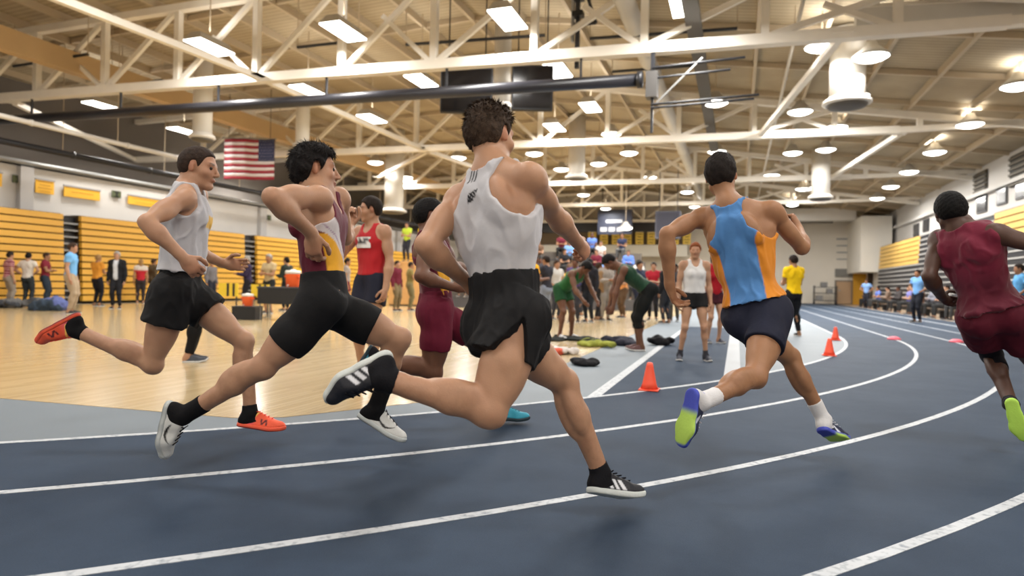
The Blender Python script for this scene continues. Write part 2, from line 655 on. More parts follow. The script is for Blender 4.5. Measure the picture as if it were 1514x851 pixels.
# --- bleachers on the right
RX = 9.0
NRR, RT = 15, 4.05
rp_ = (RT - .3) / NRR
ys = [gx(1540, 330, RX)[1], gx(1468, 330, RX)[1], gx(1358, 370, RX)[1], gx(1314, 380, RX)[1]]
M_EDGE = mat('bleacher_edge', sc(176, 174, 170), .5)
for i, (y0, y1, lab, ny) in enumerate(((4.0, ys[1], 'right bleacher bank with four yellow top rows by the right edge', 4),
                                       (ys[1], ys[2], 'black right bleacher bank with pale row edges behind the maroon runner', 0),
                                       (ys[2], ys[3] + 3.0, 'far right bleacher bank with yellow upper rows and dark lower rows', 6))):
    rt = bleacher_root('folded_bleachers', lab, (RX, (y0 + y1) / 2, 0))
    hl = (y1 - y0) / 2 - .01
    MB().box(.12, 1.15, -hl, hl, 0, RT).build('frame', M_BLACK, rt)
    pb = MB().box(0, .14, -hl, hl, 0, rp_ * .62).mesh('plank')
    pe = MB().box(-.03, .16, -hl, hl, 0, .055).mesh('row_edge')
    py = MB().box(-.02, .14, -hl, hl, 0, rp_ * .80).mesh('plank')
    for k in range(NRR):
        z = .3 + k * rp_
        if k >= NRR - ny:
            inst(py, 'plank', M_YEL2, rt, (.012 * k - .1, 0, z))
        else:
            inst(pb, 'plank', M_DARK, rt, (.012 * k - .1, 0, z))
            inst(pe, 'row_edge', M_EDGE, rt, (.012 * k - .1, 0, z + rp_ * .66))
# windows, louvres and a ledge on the right wall
M_WIN = mat('window_dark', sc(44, 46, 50), .2)
M_LOUV = mat('louvre_brown', sc(92, 84, 70), .6)
for i, (x0, y0, x1, y1) in enumerate(((1446, 293, 1460, 312), (1476, 280, 1490, 300), (1504, 268, 1522, 290), (1408, 312, 1420, 330), (1352, 332, 1359, 348), (1366, 325, 1374, 341))):
    o, w, h = wall_panel('window_%d' % (i + 1), None, None, mat('window_frame', sc(70, 70, 72), .5), x0, y0, x1, y1, 'x', XR - .01, .06)
    o['kind'] = 'structure'
    MB().box(-.075, -.06, -w / 2 + .06, w / 2 - .06, .06, h - .06).build('pane', M_WIN, o)
for lab, (x0, y0, x1, y1) in (('slatted brown wall louvre above the small dark windows', (1443, 258, 1460, 287)),
                              ('slatted brown wall louvre at the right edge of the picture', (1496, 232, 1522, 268))):
    f0, f1 = gx(x0, y0, XR - .02), gx(x1, y1, XR - .02)
    w, h = abs(f1[1] - f0[1]), abs(f0[2] - f1[2])
    rt = empty('wall_louvre', Vector((XR - .02, (f0[1] + f1[1]) / 2, min(f0[2], f1[2]))))
    tag(rt, lab, 'louvre', 'louvres on the right wall')
    MB().box(-.06, 0, -w / 2, w / 2, 0, h).build('backing', mat('louvre_back', sc(60, 56, 48), .7), rt)
    for k in range(6):
        MB().box(-.12, -.06, -w / 2, w / 2, h * (k + .15) / 6, h * (k + .6) / 6).build('slat', M_LOUV, rt)
zl = gx(1496, 266, XR - .2)[2]
struct('trim_2', MB().box(XR - .22, XR, 2, YE - .2, zl - .10, zl + .06), M_WALL)

# --- end wall
M_BOX = mat('box_white', sc(224, 219, 208), .8, noise=.03, scale=1)


def end_box(name, label, cat, m, x0, y0, x1, y1, b, depth, kind=None):
    a, c = gy(x0, y0, b), gy(x1, y1, b)
    cx, w, h = (a[0] + c[0]) / 2, abs(c[0] - a[0]), abs(a[2] - c[2])
    o = MB().box(-w / 2, w / 2, 0, depth, 0, h).build(name, m, None)
    o.location = Vector((cx, b, max(0, min(a[2], c[2]))))
    if kind:
        o['kind'] = kind
    else:
        tag(o, label, cat)
    return o, w, h


end_box('wall_volume', None, None, M_BOX, 1274, 319, 1318, 402, 50.0, YE - 50.0, 'structure')
end_box('wall_pier', None, None, M_BOX, 1304, 402, 1318, 449, 50.0, YE - 50.0, 'structure')
end_box('wall_recess', None, None, mat('recess_yellow', sc(206, 150, 30), .6), 1262, 398, 1292, 452, 55.6, .3, 'structure')
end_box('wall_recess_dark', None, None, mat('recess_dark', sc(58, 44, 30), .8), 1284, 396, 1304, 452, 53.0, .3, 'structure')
o, w, h = end_box('door_1', None, None, mat('door_tan', sc(178, 146, 112), .6), 1237, 416, 1258, 449, 55.8, .2, 'structure')
MB().box(-w / 2 - .12, w / 2 + .12, .02, .2, 0, h + .12).build('door_frame', mat('door_frame', sc(120, 110, 98), .6), o)
MB().box(-w / 2 + .15, -w / 2 + .25, -.06, 0, .95, 1.08).build('door_handle', M_GALV, o)
end_box('wall_vent', 'grey rectangular vent on the end wall above the tan door', 'vent', mat('vent_grey', sc(120, 118, 112), .6), 1235, 397, 1264, 409, 55.8, .2)
for k in range(4):
    end_box('trim_%d' % (5 + k), None, None, M_GALV, 1237, 352 + 10 * k, 1268, 354 + 10 * k, 55.9, .1, 'structure')
end_box('trim_3', None, None, M_DUCT, 1140, 309, 1266, 325, 52.0, .9, 'structure')
end_box('trim_4', None, None, mat('beam_shadow_grey', sc(110, 104, 96), .7), 1170, 325, 1232, 329, 53.0, .5, 'structure')  # grey strip under the beam, its shade put into the colour
# row of small yellow pennant banners, white board band, dark band, scoreboard
end_box('trim_9', None, None, M_DARK, 690, 326, 1016, 342, 54.0, .4, 'structure')
end_box('trim_10', None, None, mat('band_white', sc(208, 206, 196), .7), 690, 362, 1016, 379, 54.0, .4, 'structure')
end_box('trim_11', None, None, mat('band_brown', sc(96, 80, 58), .7), 690, 342, 1016, 362, 54.3, .2, 'structure')
names = ['leftmost', 'second', 'third', 'fourth', 'fifth', 'sixth', 'seventh', 'eighth', 'ninth']
for k in range(9):
    x0 = 870 + 17.5 * k
    wall_banner('%s small yellow banner in the row on the end wall' % names[k], x0, 343, x0 + 11, 361, 'y', 53.95,
                mat('pennant_yellow', sc(222, 190, 84), .7), mat('pennant_ink', sc(60, 56, 30), .7), 4, 'small yellow banners on the end wall')
sb = empty('scoreboard', Vector(gy(908, 346, 50)))
tag(sb, 'dark blue scoreboard with pale score windows hanging before the end wall', 'scoreboard')
pz = lambda x, y, b: gy(x, y, b) - gy(908, 346, 50)
a, c = pz(884, 310, 50), pz(934, 346, 50)
MB().box(a[0], c[0], 0, .3, c[2], a[2]).build('case', mat('score_case', sc(52, 58, 78), .5), sb)
for (x0, y0, x1, y1) in ((888, 336, 897, 342), (900, 336, 909, 342), (912, 336, 921, 342), (896, 325, 920, 329)):
    a, c = pz(x0, y0, 50), pz(x1, y1, 50)
    MB().box(a[0], c[0], -.03, 0, c[2], a[2]).build('score_window', mat('score_pale', sc(206, 208, 212), .5), sb)
for x in (890, 928):
    a = pz(x, 310, 50)
    MB().tube((a[0], .15, a[2]), (a[0], .15, a[2] + 2.9), .03, n=6).build('hanger', M_DARK, sb)
sp = empty('loudspeaker', Vector(gy(987, 352, 40)))
tag(sp, 'slate grey loudspeaker cabinet hanging near the center of the hall', 'loudspeaker')
a, c = gy(969, 312, 40) - gy(987, 352, 40), gy(1005, 352, 40) - gy(987, 352, 40)
MB().box(a[0], c[0], 0, .7, c[2], a[2]).build('cabinet', mat('speaker_grey', sc(78, 80, 94), .6), sp)
MB().box(a[0] + .1, c[0] - .1, -.04, 0, c[2] + .1, a[2] - .1).build('grille', mat('speaker_grille', sc(62, 64, 78), .8), sp)
for x in (a[0] + .2, c[0] - .2):
    MB().tube((x, .35, a[2]), (x, .35, a[2] + 3.6), .025, n=6).build('hanger', M_DARK, sp)

# --- roof trusses
HZ = 6.5
SK = 0.066                     # the trusses stand slightly skewed to the long walls
P2 = lambda x, b0, z: (x, b0 + SK * x, z)
tr_px = [(757, 88), (757, 214.5), (830, 271), (830, 303), (830, 327)]
TRB = []
for (px, py) in tr_px:
    g_ = gz(px, py, HZ)
    TRB.append(g_[1] - SK * g_[0])
KX = 5.1
SP = 2.62
lab_tr = ['nearest cream roof truss crossing the top of the picture', 'second cream roof truss behind the flag',
          'third cream roof truss from the camera', 'fourth cream roof truss from the camera', 'farthest cream roof truss before the end wall']


def node_off(b0):
    return 0.0


nodes0 = [gy(380, 108, TRB[0] + SK * gz(380, 108, HZ)[0])[0]]
for ti, b0 in enumerate(TRB):
    rt = empty('roof_truss', (0, b0, 0))
    tag(rt, lab_tr[ti], 'truss', 'roof trusses')
    p = lambda x, z: np.array([x, SK * x, z])
    th = .24
    MB().bar(p(XL + .1, HZ), p(KX, HZ), .26, th).build('bottom_chord', M_STEEL, rt)
    MB().bar(p(KX, HZ), p(XR - .02, HZ + .14), .22, .18).build('end_chord', M_STEEL, rt)
    for x0, x1 in ((XL + .1, RIDGE_X), (RIDGE_X, XR - .05)):
        MB().bar(p(x0, roof_z(x0) - .36), p(x1, roof_z(x1) - .36), .22, .2).build('top_chord', M_STEEL, rt)
    xs = [nodes0[0] + SP * k for k in range(-9, 12)]
    xs = [x for x in xs if XL + 1.6 < x < XR - .5]
    for k, x in enumerate(xs):
        zt = roof_z(x) - .40
        if zt - HZ > .4:
            MB().bar(p(x, HZ + .1), p(x, zt), .17, .17).build('vertical_strut', M_STEEL, rt)
        if x + SP < XR - .5:
            z2 = roof_z(x + SP) - .42
            if z2 - HZ > .4:
                MB().bar(p(x + .1, HZ + .1), p(x + SP - .1, z2), .11, .13).build('diagonal_strut', M_STEEL, rt)
        if k % 2 == 0 and x - SP > XL + 1.6:
            z2 = roof_z(x - SP) - .42
            if z2 - HZ > .6:
                MB().bar(p(x - .1, HZ + .1), p(x - SP * .55, HZ + (z2 - HZ) * .6), .10, .12).build('diagonal_strut', M_STEEL, rt)
# level bracing between the bottom chords
nd = nodes0[0]


def brace(label, pa, pb):
    rt = empty('roof_brace', Vector((pa + pb) / 2))
    tag(rt, label, 'brace', 'level roof braces')
    mid = (pa + pb) / 2
    MB().bar(pa - mid, pb - mid, .15, .15).build('bar', M_STEEL, rt)
    for q in (pa, pb):
        MB().box(-.2, .2, -.2, .2, -.015, .015).build('gusset_plate', M_STEEL, rt, loc=Vector(q - mid))


g0, g1, g2 = gz(60, -12, HZ), gz(376, 111, HZ), gz(622, 219, HZ)
brace('slanting cream brace at upper left before the nearest truss', g0, g1)
brace('slanting cream brace between the nearest and the second truss', g1, g2)
brace('slanting cream brace between the second and the third truss', g2, gz(770, 272, HZ))
for (x0, y0, x1, y1, lab) in ((22, 152, 200, 236, 'cream brace at far left running back from the nearest truss'),
                              (640, 219, 560, 262, 'short cream brace behind the dark haired runner'),
                              (1245, 52, 1120, 204, 'cream brace at right between the nearest and the second truss'),
                              (1330, 198, 1230, 262, 'cream brace at right behind the second truss')):
    brace(lab, gz(x0, y0, HZ), gz(x1, y1, HZ))

# --- long things under the roof
def long_bar(name, label, cat, m, px, z, y0, y1, w, h=None, round_=False):
    q = gz(px[0], px[1], z)
    rt = empty(name, (q[0], (y0 + y1) / 2, z))
    tag(rt, label, cat)
    hl = (y1 - y0) / 2
    if round_:
        MB().tube((0, -hl, 0), (0, hl, 0), w / 2, n=20).build('run', m, rt, True)
        for y in np.arange(-hl + .5, hl, 3.0):
            MB().tube((0, y, 0), (0, y + .08, 0), w / 2 + .02, n=20).build('collar', m, rt, True)
    else:
        MB().box(-w / 2, w / 2, -hl, hl, -(h or w) / 2, (h or w) / 2).build('run', m, rt)
    for y in np.arange(-hl + 1.2, hl, 4.0):
        zt = roof_z(q[0]) - z - .01
        if zt > .1:
            MB().tube((0, y, (h or w) / 2 * .9), (0, y, zt), .014, n=6).build('hanger', M_PUR, rt)
    return rt


long_bar('roof_girder', 'deep tan girder running back at the upper left', 'girder', mat('girder_tan', sc(198, 168, 124), .6, noise=.05, scale=1), (40, 70), 7.35, 6, 54, .35, .62)
long_bar('air_duct', 'round white air duct running back near the top center', 'duct', M_DUCT, (935, 30), 7.7, 8, 52, .48, None, True)
long_bar('cable_tray', 'dark cable tray running back above the light blue runner', 'tray', mat('tray_dark', sc(74, 70, 66), .6), (1035, 92), 7.0, 8, 52, .34, .12)
long_bar('water_pipe', 'thin white pipe running back at far left under the roof', 'pipe', M_DUCT, (120, 199), 5.2, 6, gz(272, 236, 5.2)[1], .14, None, True)
long_bar('black_pipe', 'black pipe running back along the left wall top', 'pipe', M_DARK, (140, 236), 5.0, 6, 52, .20, None, True)
long_bar('sprinkler_pipe', 'thin pale sprinkler pipe running back right of center', 'pipe', M_DUCT, (1160, 120), 7.2, 8, 52, .09, None, True)

# divider curtain roller hung under the nearest truss
r_end = gy(945, 119, TRB[0] + SK * -1)
zc = gz(757, 88, HZ)
dpt = (zc - CAMP) @ _F
zr = (at(757, 131, dpt))[2]
xe = at(945, 119, dpt * 945 / 945)[0]
rl = empty('curtain_roller', (0, TRB[0] - .05, zr))
tag(rl, 'long black divider curtain roller hanging under the nearest truss', 'roller')
xe = gy(945, 119, TRB[0] - .05 + SK * 2)[0]
MB().tube((XL + .4, SK * XL, 0), (xe, SK * xe, 0), .145, n=18).build('roll', mat('roll_black', sc(44, 44, 50), .35, noise=.1, scale=3), rl, True)
MB().tube((xe, SK * xe, 0), (xe + .12, SK * xe, 0), .19, n=18).build('end_cap', M_DARK, rl, True)
for x in np.arange(-24, xe, 3.4):
    MB().bar((x, SK * x, .1), (x, SK * x, HZ - zr - .1), .05, .05).build('hanger_strap', M_DARK, rl)
# winch and rods at the end of the roller
wn = empty('curtain_winch', (xe + .35, TRB[0] - .05 + SK * xe, zr))
tag(wn, 'black curtain winch with rods at the end of the roller', 'winch')
MB().box(-.14, .12, -.15, .15, -.45, .14).build('gearbox', mat('winch_grey', sc(86, 84, 82), .5), wn)
MB().bar((0, 0, .1), (0, 0, HZ - zr), .09, .09).build('post', M_DARK, wn)
MB().bar((0, 0, -.4), (0, 0, -1.25), .06, .06).build('post', M_DARK, wn)
for z, L in ((.22, 2.0), (-.02, 1.7), (-.62, 2.3), (-.70, 2.2)):
    MB().tube((0, -.1, z), (L, -.1, z + .05), .028, n=8).build('rod', M_DARK, wn)
MB().bar((.1, -.1, -.6), (1.1, -.1, .35), .04, .04).build('rod', M_GALV, wn)
# folded backboard mast at the nearest truss
hm = empty('hoist_mast', Vector(gz(856, 84, HZ + .1)))
tag(hm, 'black folded hoist mast with clamps at the nearest truss', 'hoist')
MB().bar((0, -.2, -.35), (0, -.2, 1.9), .10, .10).build('post', M_DARK, hm)
MB().bar((-.12, -.2, .3), (-.12, -.2, 1.9), .12, .06).build('post', M_GALV, hm)
MB().bar((.05, -.2, 1.9), (.45, -.2, .7), .07, .07).build('arm', M_DARK, hm)
MB().bar((.45, -.2, .7), (-.1, -.2, .72), .06, .06).build('arm', M_DARK, hm)
for z in (.9, 1.3, 1.6):
    MB().box(-.12, .14, -.32, -.08, z, z + .12).build('clamp', M_BLACK, hm)
for (x0, y0, x1, y1, lab) in ((600, 66, 806, 52, 'black roof rod behind the top center lamp'), (440, 70, 530, 60, 'short black roof rod at upper left of center'),
                              (872, 57, 1090, 42, 'black roof rod crossing the round air duct'), (905, 106, 1040, 96, 'black rod between roller end and cable tray'),
                              (20, 98, 130, 80, 'black roof rod at the upper left corner'), (180, 128, 240, 118, 'short black roof rod left of the slanting brace')):
    pa, pb = gz(x0, y0, 7.5), gz(x1, y1, 7.5)
    mid = (pa + pb) / 2
    rt = empty('roof_rod', Vector(mid))
    tag(rt, lab, 'rod', 'black roof rods')
    MB().tube(pa - mid, pb - mid, .045, n=8).build('rod', M_DARK, rt)
    for q in (pa, pb):
        MB().tube(q - mid, q - mid + np.array([0, 0, roof_z(q[0]) - 7.5]), .014, n=6).build('hanger', M_PUR, rt)

# hanging black screens
for (x0, x1, y0, y1, lab) in ((652, 728, 99, 168, 'left one of two black hanging screens behind the roller'), (757, 817, 96, 164, 'right one of two black hanging screens behind the roller')):
    d = 17.6
    a, c = at(x0, y0, d), at(x1, y1, d)
    mid = (a + c) / 2
    rt = empty('hanging_screen', Vector((mid[0], mid[1], c[2])), math.atan2(_R0[1], _R0[0]))
    tag(rt, lab, 'screen', 'black hanging screens')
    w, h = (c - a) @ _R0, a[2] - c[2]
    MB().box(-w / 2, w / 2, -.05, .12, 0, h).build('case', M_BLACK, rt, bevel=.02)
    MB().box(-w / 2 + .05, w / 2 - .05, -.062, -.05, .06, h - .06).build('panel', mat('screen_black', sc(26, 26, 30), .15), rt)
    for x in (-w * .35, w * .35):
        MB().tube((x, .05, h), (x, .05, roof_z(mid[0] + x) - c[2] - .01), .02, n=6).build('hanger', M_DARK, rt)

# vertical duct drops with round diffusers
for (x, y0, y1, rad, d, lab) in ((742, 60, 160, .24, 18.6, 'white vertical duct drop between the two black screens'),
                                 (299, 128, 203, .30, 21.5, 'white vertical duct drop left of the flag'),
                                 (1252, 70, 152, .42, 16.6, 'wide white duct drop with round diffuser at upper right'),
                                 (1213, 236, 292, .40, 30.0, 'white duct drop with round diffuser at right behind the second truss'),
                                 (852, 222, 262, .40, 31.0, 'white duct drop with round diffuser above the nearest runner shoulder'),
                                 (447, 160, 216, .26, 25.0, 'white duct drop just right of the flag'),
                                 (582, 262, 312, .50, 34.0, 'white duct drop above the man in red')):
    q0, q1 = at(x, y0, d), at(x, y1, d)
    rt = empty('duct_drop', Vector(q1))
    tag(rt, lab, 'duct', 'vertical duct drops')
    hgt = min(roof_z(q1[0] - rad), roof_z(q1[0] + rad)) - q1[2] - .005
    MB().tube((0, 0, .1), (0, 0, hgt), rad, n=22).build('duct', M_DUCT, rt, True)
    MB().lathe([(rad * 1.02, .14), (rad * 1.35, .04), (rad * 1.4, -.02), (rad * 1.2, -.06)], n=22).build('diffuser', M_DUCT, rt, True)
    MB().lathe([(rad * 1.22, -.05), (rad * 1.05, -.12), (rad * .4, -.14)], n=22).build('diffuser_ring', mat('ring_grey', sc(92, 88, 82), .6), rt, True)

# deep white box girder along the nearest truss, right half
a, c = at(1262, 20, 14.6), at(1476, 8, 14.6)
rt = empty('box_girder', Vector((a[0], TRB[0] + .45 + SK * a[0], HZ + .12)))
tag(rt, 'deep white box girder over the nearest truss at upper right', 'girder')
MB().hexa([(0, 0, 0), (3.4, 3.4 * SK, 0), (3.4, 3.4 * SK + .3, 0), (0, .3, 0), (0, 0, .62), (3.4, 3.4 * SK, .50), (3.4, 3.4 * SK + .3, .50), (0, .3, .62)]).build('web', M_DUCT, rt)
MB().hexa([(-.02, -.06, .60), (3.42, 3.4 * SK - .06, .48), (3.42, 3.4 * SK + .36, .48), (-.02, .36, .60), (-.02, -.06, .66), (3.42, 3.4 * SK - .06, .54), (3.42, 3.4 * SK + .36, .54), (-.02, .36, .66)]).build('flange', M_STEEL, rt)

# --- flag
def build_flag():
    d = 27.0
    a, c = at(331, 205, d), at(406, 266, d)
    w, h = (c - a) @ _R0, a[2] - c[2]
    mid = (a + c) / 2
    rt = empty('flag', Vector((mid[0], mid[1], c[2])), math.atan2(_R0[1], _R0[0]))
    tag(rt, 'large striped flag with dark blue corner hanging behind the leftmost runners', 'flag')
    NXg = 40
    wv = lambda x: .05 * math.sin(x * 4.2) + .02 * math.sin(x * 11)
    red, whi, blu = mat('flag_red', sc(150, 38, 54), .8), mat('flag_white', sc(222, 214, 214), .8), mat('flag_blue', sc(52, 60, 98), .8)

    def sheet(name, x0, x1, z0, z1, m, dy, nx):
        mb = MB()
        for i in range(nx + 1):
            x = x0 + (x1 - x0) * i / nx
            for y in (-.006, .006):
                mb.v += [(x, wv(x) + y + dy, z0), (x, wv(x) + y + dy, z1)]
        for i in range(nx):
            k, k2 = i * 4, i * 4 + 4
            mb.f += [(k, k2, k2 + 1, k + 1), (k + 2, k + 3, k2 + 3, k2 + 2), (k + 1, k2 + 1, k2 + 3, k + 3), (k, k + 2, k2 + 2, k2)]
        return mb.build(name, m, rt, True)
    sh = h / 13
    for k in range(13):
        sheet('stripe', -w / 2, w / 2, h - (k + 1) * sh, h - k * sh, red if k % 2 == 0 else whi, 0, NXg)
    cz = 7 * sh
    cn = sheet('canton', w * .5 - w * .33, w / 2, h - cz, h, blu, -.008, 14)
    sheet('canton', w * .5 - w * .33, w / 2, h - cz, h, blu, .008, 14)
    sm = MB()
    for r_ in range(7):
        for c_ in range(6 if r_ % 2 == 0 else 5):
            x = w * .5 - w * .33 + w * .33 * (c_ + .6 + (.5 if r_ % 2 else 0)) / 6.2
            z = h - cz * (r_ + .6) / 7.2
            for s_ in (-1, 1):
                yy = wv(x) + s_ * .0155
                pts = []
                for q in range(10):
                    an = math.pi / 2 + q * math.pi / 5
                    rr_ = .032 if q % 2 == 0 else .014
                    pts.append((x + rr_ * math.cos(an), yy, z + rr_ * math.sin(an)))
                k = len(sm.v)
                sm.v += pts
                sm.f.append(tuple(range(k, k + 10)))
    so = sm.build('stars', mat('star_white', sc(150, 152, 176), .8), rt)
    so['kind'] = 'stuff'
    MB().tube((-w / 2 - .05, 0, h + .03), (w / 2 + .05, 0, h + .03), .03, n=8).build('pole', M_GALV, rt)
    for x in (-w * .4, w * .4):
        MB().tube((x, 0, h + .03), (x, 0, roof_z(mid[0] + x * .94) - c[2] - .01), .012, n=5).build('hanging_wire', M_DARK, rt)


build_flag()

# --- lamps
M_LENS = mat('lamp_lens', (1.0, .97, .90), .4, emit=LAMP_E)
M_LHOUS = mat('lamp_housing', sc(188, 184, 176), .5)


def lamp_mesh(kind):
    if kind == 'box':
        w, l = .30, .62
        hs = MB().hexa([(-w, -l, .0), (w, -l, .0), (w, l, .0), (-w, l, .0), (-w * .55, -l * .8, .22), (w * .55, -l * .8, .22), (w * .55, l * .8, .22), (-w * .55, l * .8, .22)])
        ln = MB().box(-w * .95, w * .95, -l * .97, l * .97, -.035, -.001)
    else:
        hs = MB().lathe([(.40, -.01), (.42, .02), (.30, .12), (.16, .26), (.12, .36)], n=20)
        ln = MB().lathe([(.02, -.12), (.18, -.105), (.31, -.06), (.39, -.012)], n=20)
    return hs.mesh('housing', kind != 'box'), ln.mesh('lens', kind != 'box')


LM = {k: lamp_mesh(k) for k in ('box', 'dome')}
STEM = {}
NLIT = 0


def lamp(px, z, kind, label, lit, rz=0.0, loc=None):
    q = gz(px[0], px[1], z) if loc is None else np.array(loc, float)
    z = min(q[2], roof_z(q[0]) - .5)
    rt = empty('ceiling_lamp', Vector((q[0], q[1], z)), rz)
    tag(rt, label, 'lamp', 'lamps under the roof')
    inst(LM[kind][0], 'housing', M_LHOUS, rt)
    inst(LM[kind][1], 'lens', M_LENS, rt)
    top = .2 if kind == 'box' else .34
    zt = roof_z(q[0]) - z - .005
    if zt > top + .02:
        MB().tube((0, 0, top), (0, 0, zt), .016, n=6).build('stem', M_PUR, rt)
    if lit:
        ld = bpy.data.lights.new('lamp_light', 'AREA')
        ld.shape = 'RECTANGLE'
        ld.size, ld.size_y = .55, 1.15
        ld.energy = LAMP_W * lit
        ld.color = (1.0, .975, .94)
        lo = bpy.data.objects.new('lamp_light', ld)
        COL.objects.link(lo)
        lo.parent = rt
        lo.location = (0, 0, -.14)
        if lit == 1:
            lu = bpy.data.lights.new('lamp_uplight', 'AREA')
            lu.shape = 'RECTANGLE'
            lu.size, lu.size_y = .5, .9
            lu.energy = LAMP_W * .09
            lu.color = (1.0, .975, .94)
            uo = bpy.data.objects.new('lamp_uplight', lu)
            COL.objects.link(uo)
            uo.parent = rt
            uo.location = (0, 0, .40)
            uo.rotation_euler = (math.pi, 0, 0)
    return rt


FAR = 'dim'
lamps = [
    ((310, 69), 7.2, 'box', 'bright box lamp above the leftmost runner, first in its row', 1), ((508, 46), 7.2, 'box', 'bright box lamp above the dark haired runner near the top', 1),
    ((751, 28), 7.2, 'box', 'bright box lamp at top center above the two black screens', 1), ((455, 133), 7.2, 'box', 'box lamp just above the roller, left of center', 1),
    ((623, 119), 7.2, 'box', 'box lamp just above the roller left of the black screens', 1), ((825, 104), 7.2, 'box', 'box lamp above the roller beside the right black screen', 1),
    ((152, 156), 7.2, 'box', 'box lamp at upper left between truss and roller', 1), ((157, 227), 6.6, 'box', 'box lamp at far left under the white pipe', 1),
    ((18, 197), 6.6, 'box', 'box lamp at the left edge below the roller', 1), ((272, 193), 7.0, 'box', 'box lamp above the head of the leftmost runner', 1),
    ((550, 175), 7.0, 'box', 'box lamp under the roller above the dark haired runner', 1), ((820, 188), 7.0, 'box', 'box lamp right of the nearest runner head', 1),
    ((873, 158), 7.3, 'box', 'small box lamp below the roller end', 1), ((555, 240), 7.0, 'dome', 'dome lamp below the second truss above the man in red', 1.5),
    ((677, 233), 7.0, 'dome', 'dome lamp just left of the nearest runner head', 1.5), ((904, 198), 7.0, 'dome', 'dome lamp above the second truss right of the nearest runner', 1.5),
    ((790, 227), 7.0, 'dome', 'dome lamp below the second truss beside the nearest runner ear', 1.5), ((930, 226), 7.0, 'dome', 'dome lamp under the second truss right of center', 1.5),
    ((830, 250), 7.0, 'dome', 'dome lamp left of the white duct drop at center', 1.5), ((885, 242), 7.0, 'dome', 'dome lamp right of the white duct drop at center', 1.5),
    ((380, 262), 6.6, 'dome', 'dome lamp under the lower edge of the flag', 1.5), ((600, 262), 7.0, 'dome', 'dome lamp far back above the man in red', 1.5),
    ((735, 262), 7.0, 'dome', 'dome lamp far back behind the nearest runner neck', 1.5), ((960, 262), 7.0, 'dome', 'dome lamp far back left of the light blue runner', 1.5),
    ((1288, 84), 6.6, 'dome', 'dome lamp beside the wide duct drop at upper right', 1), ((1215, 69), 7.0, 'dome', 'dome lamp under the white box girder at upper right', 1),
    ((1505, 127), 6.5, 'dome', 'dome lamp at the right edge of the picture', 1), ((1434, 184), 6.5, 'dome', 'dome lamp at right above the second truss end', 1),
    ((1236, 188), 7.0, 'dome', 'dome lamp under the wide duct drop at right', 1), ((1221, 221), 7.0, 'dome', 'dome lamp under the second truss at right', 1.5),
    ((1382, 225), 6.5, 'dome', 'dome lamp at right between second and third truss, nearer one', 1), ((1344, 254), 6.5, 'dome', 'dome lamp at right just above the third truss', 1.5),
    ((1317, 276), 6.5, 'dome', 'dome lamp at right just below the third truss', 1.5), ((1297, 293), 6.5, 'dome', 'dome lamp at right just above the fourth truss', 1.5),
    ((1183, 165), 7.0, 'dome', 'dome lamp at right of the cable tray above the second truss', 1.5), ((1172, 226), 7.0, 'dome', 'dome lamp above the raised fist of the light blue runner', 1.5),
    ((1141, 259), 7.0, 'dome', 'dome lamp far back right of the light blue runner head', 1.5), ((1060, 224), 7.0, 'dome', 'dome lamp straight above the light blue runner head', 1.5),
    ((1265, 142), 7.0, 'dome', 'small dome lamp right of the wide duct drop diffuser', 1.5), ((1200, 262), 7.0, 'dome', 'dome lamp far back at right beside a duct drop', 1.5),
    ((1194, 278), 7.0, 'dome', 'dome lamp far back at right beneath a duct drop', 1.5), ((1058, 152), 7.0, 'dome', 'dome lamp hanging beside the dark cable tray', 1.5),
    ((1012, 6), 7.0, 'box', 'box lamp at the top edge beside the cable tray', 1),
    ((690, 288), 7.0, 'dome', 'dome lamp far back behind the nearest runner shoulder', 1.5), ((925, 337), 4.4, 'dome', 'low dome lamp before the scoreboard band', 1.5),
]
for px, z, kind, lab, lit in lamps:
    lamp(px, z, kind, lab, lit, rz=.0)
for k, (x, y) in enumerate([(x, y) for y in (41.0, 48.5) for x in (-16.0, -9.5, -3.0, 3.5)]):
    lamp(None, 0, 'dome', 'small far dome lamp near the end wall, %s in the %s row' % (['leftmost', 'second', 'third', 'rightmost'][k % 4], ['nearer', 'farther'][k // 4]), 1, loc=(x, y, 6.9))
# the rows go on over the camera
spots = [(x, y) for y in (-9.0, -3.0, 3.0, 9.0) for x in (-17.0, -10.5, -4.0, 2.5, 7.5)]
for k, (x, y) in enumerate(spots):
    lamp(None, 0, 'box', 'box lamp over the camera, %s in the %s row from the back wall' % (['leftmost', 'second from left', 'middle', 'second from right', 'rightmost'][k % 5], ['first', 'second', 'third', 'fourth'][k // 5]), 1, loc=(x, y, 7.3 if -22 < x < 2 else 6.8))


# ------------------------------------------------------------------ people: implicit surfaces
def S(r, g, b):
    f = lambda v: (v / 255 / 12.92) if v / 255 <= .04045 else ((v / 255 + .055) / 1.055) ** 2.4
    return np.array([f(r), f(g), f(b)])


def unit(v):
    v = np.asarray(v, float)
    return v / (np.linalg.norm(v) + 1e-12)


def orth(v, d):
    v = v - d * np.dot(v, d)
    return unit(v)


def smin(a, b, k):
    h = np.maximum(k - np.abs(a - b), 0) / k
    return np.minimum(a, b) - h * h * k * .25


def smax(a, b, k):
    return -smin(-a, -b, k)


def cone(a, b, r0, r1, k=.02):
    return ('c', np.asarray(a, float), np.asarray(b, float), r0, r1, k)


def ell(c, axes, rad, k=.025):
    return ('e', np.asarray(c, float), np.asarray(axes, float), np.asarray(rad, float), 0, k)


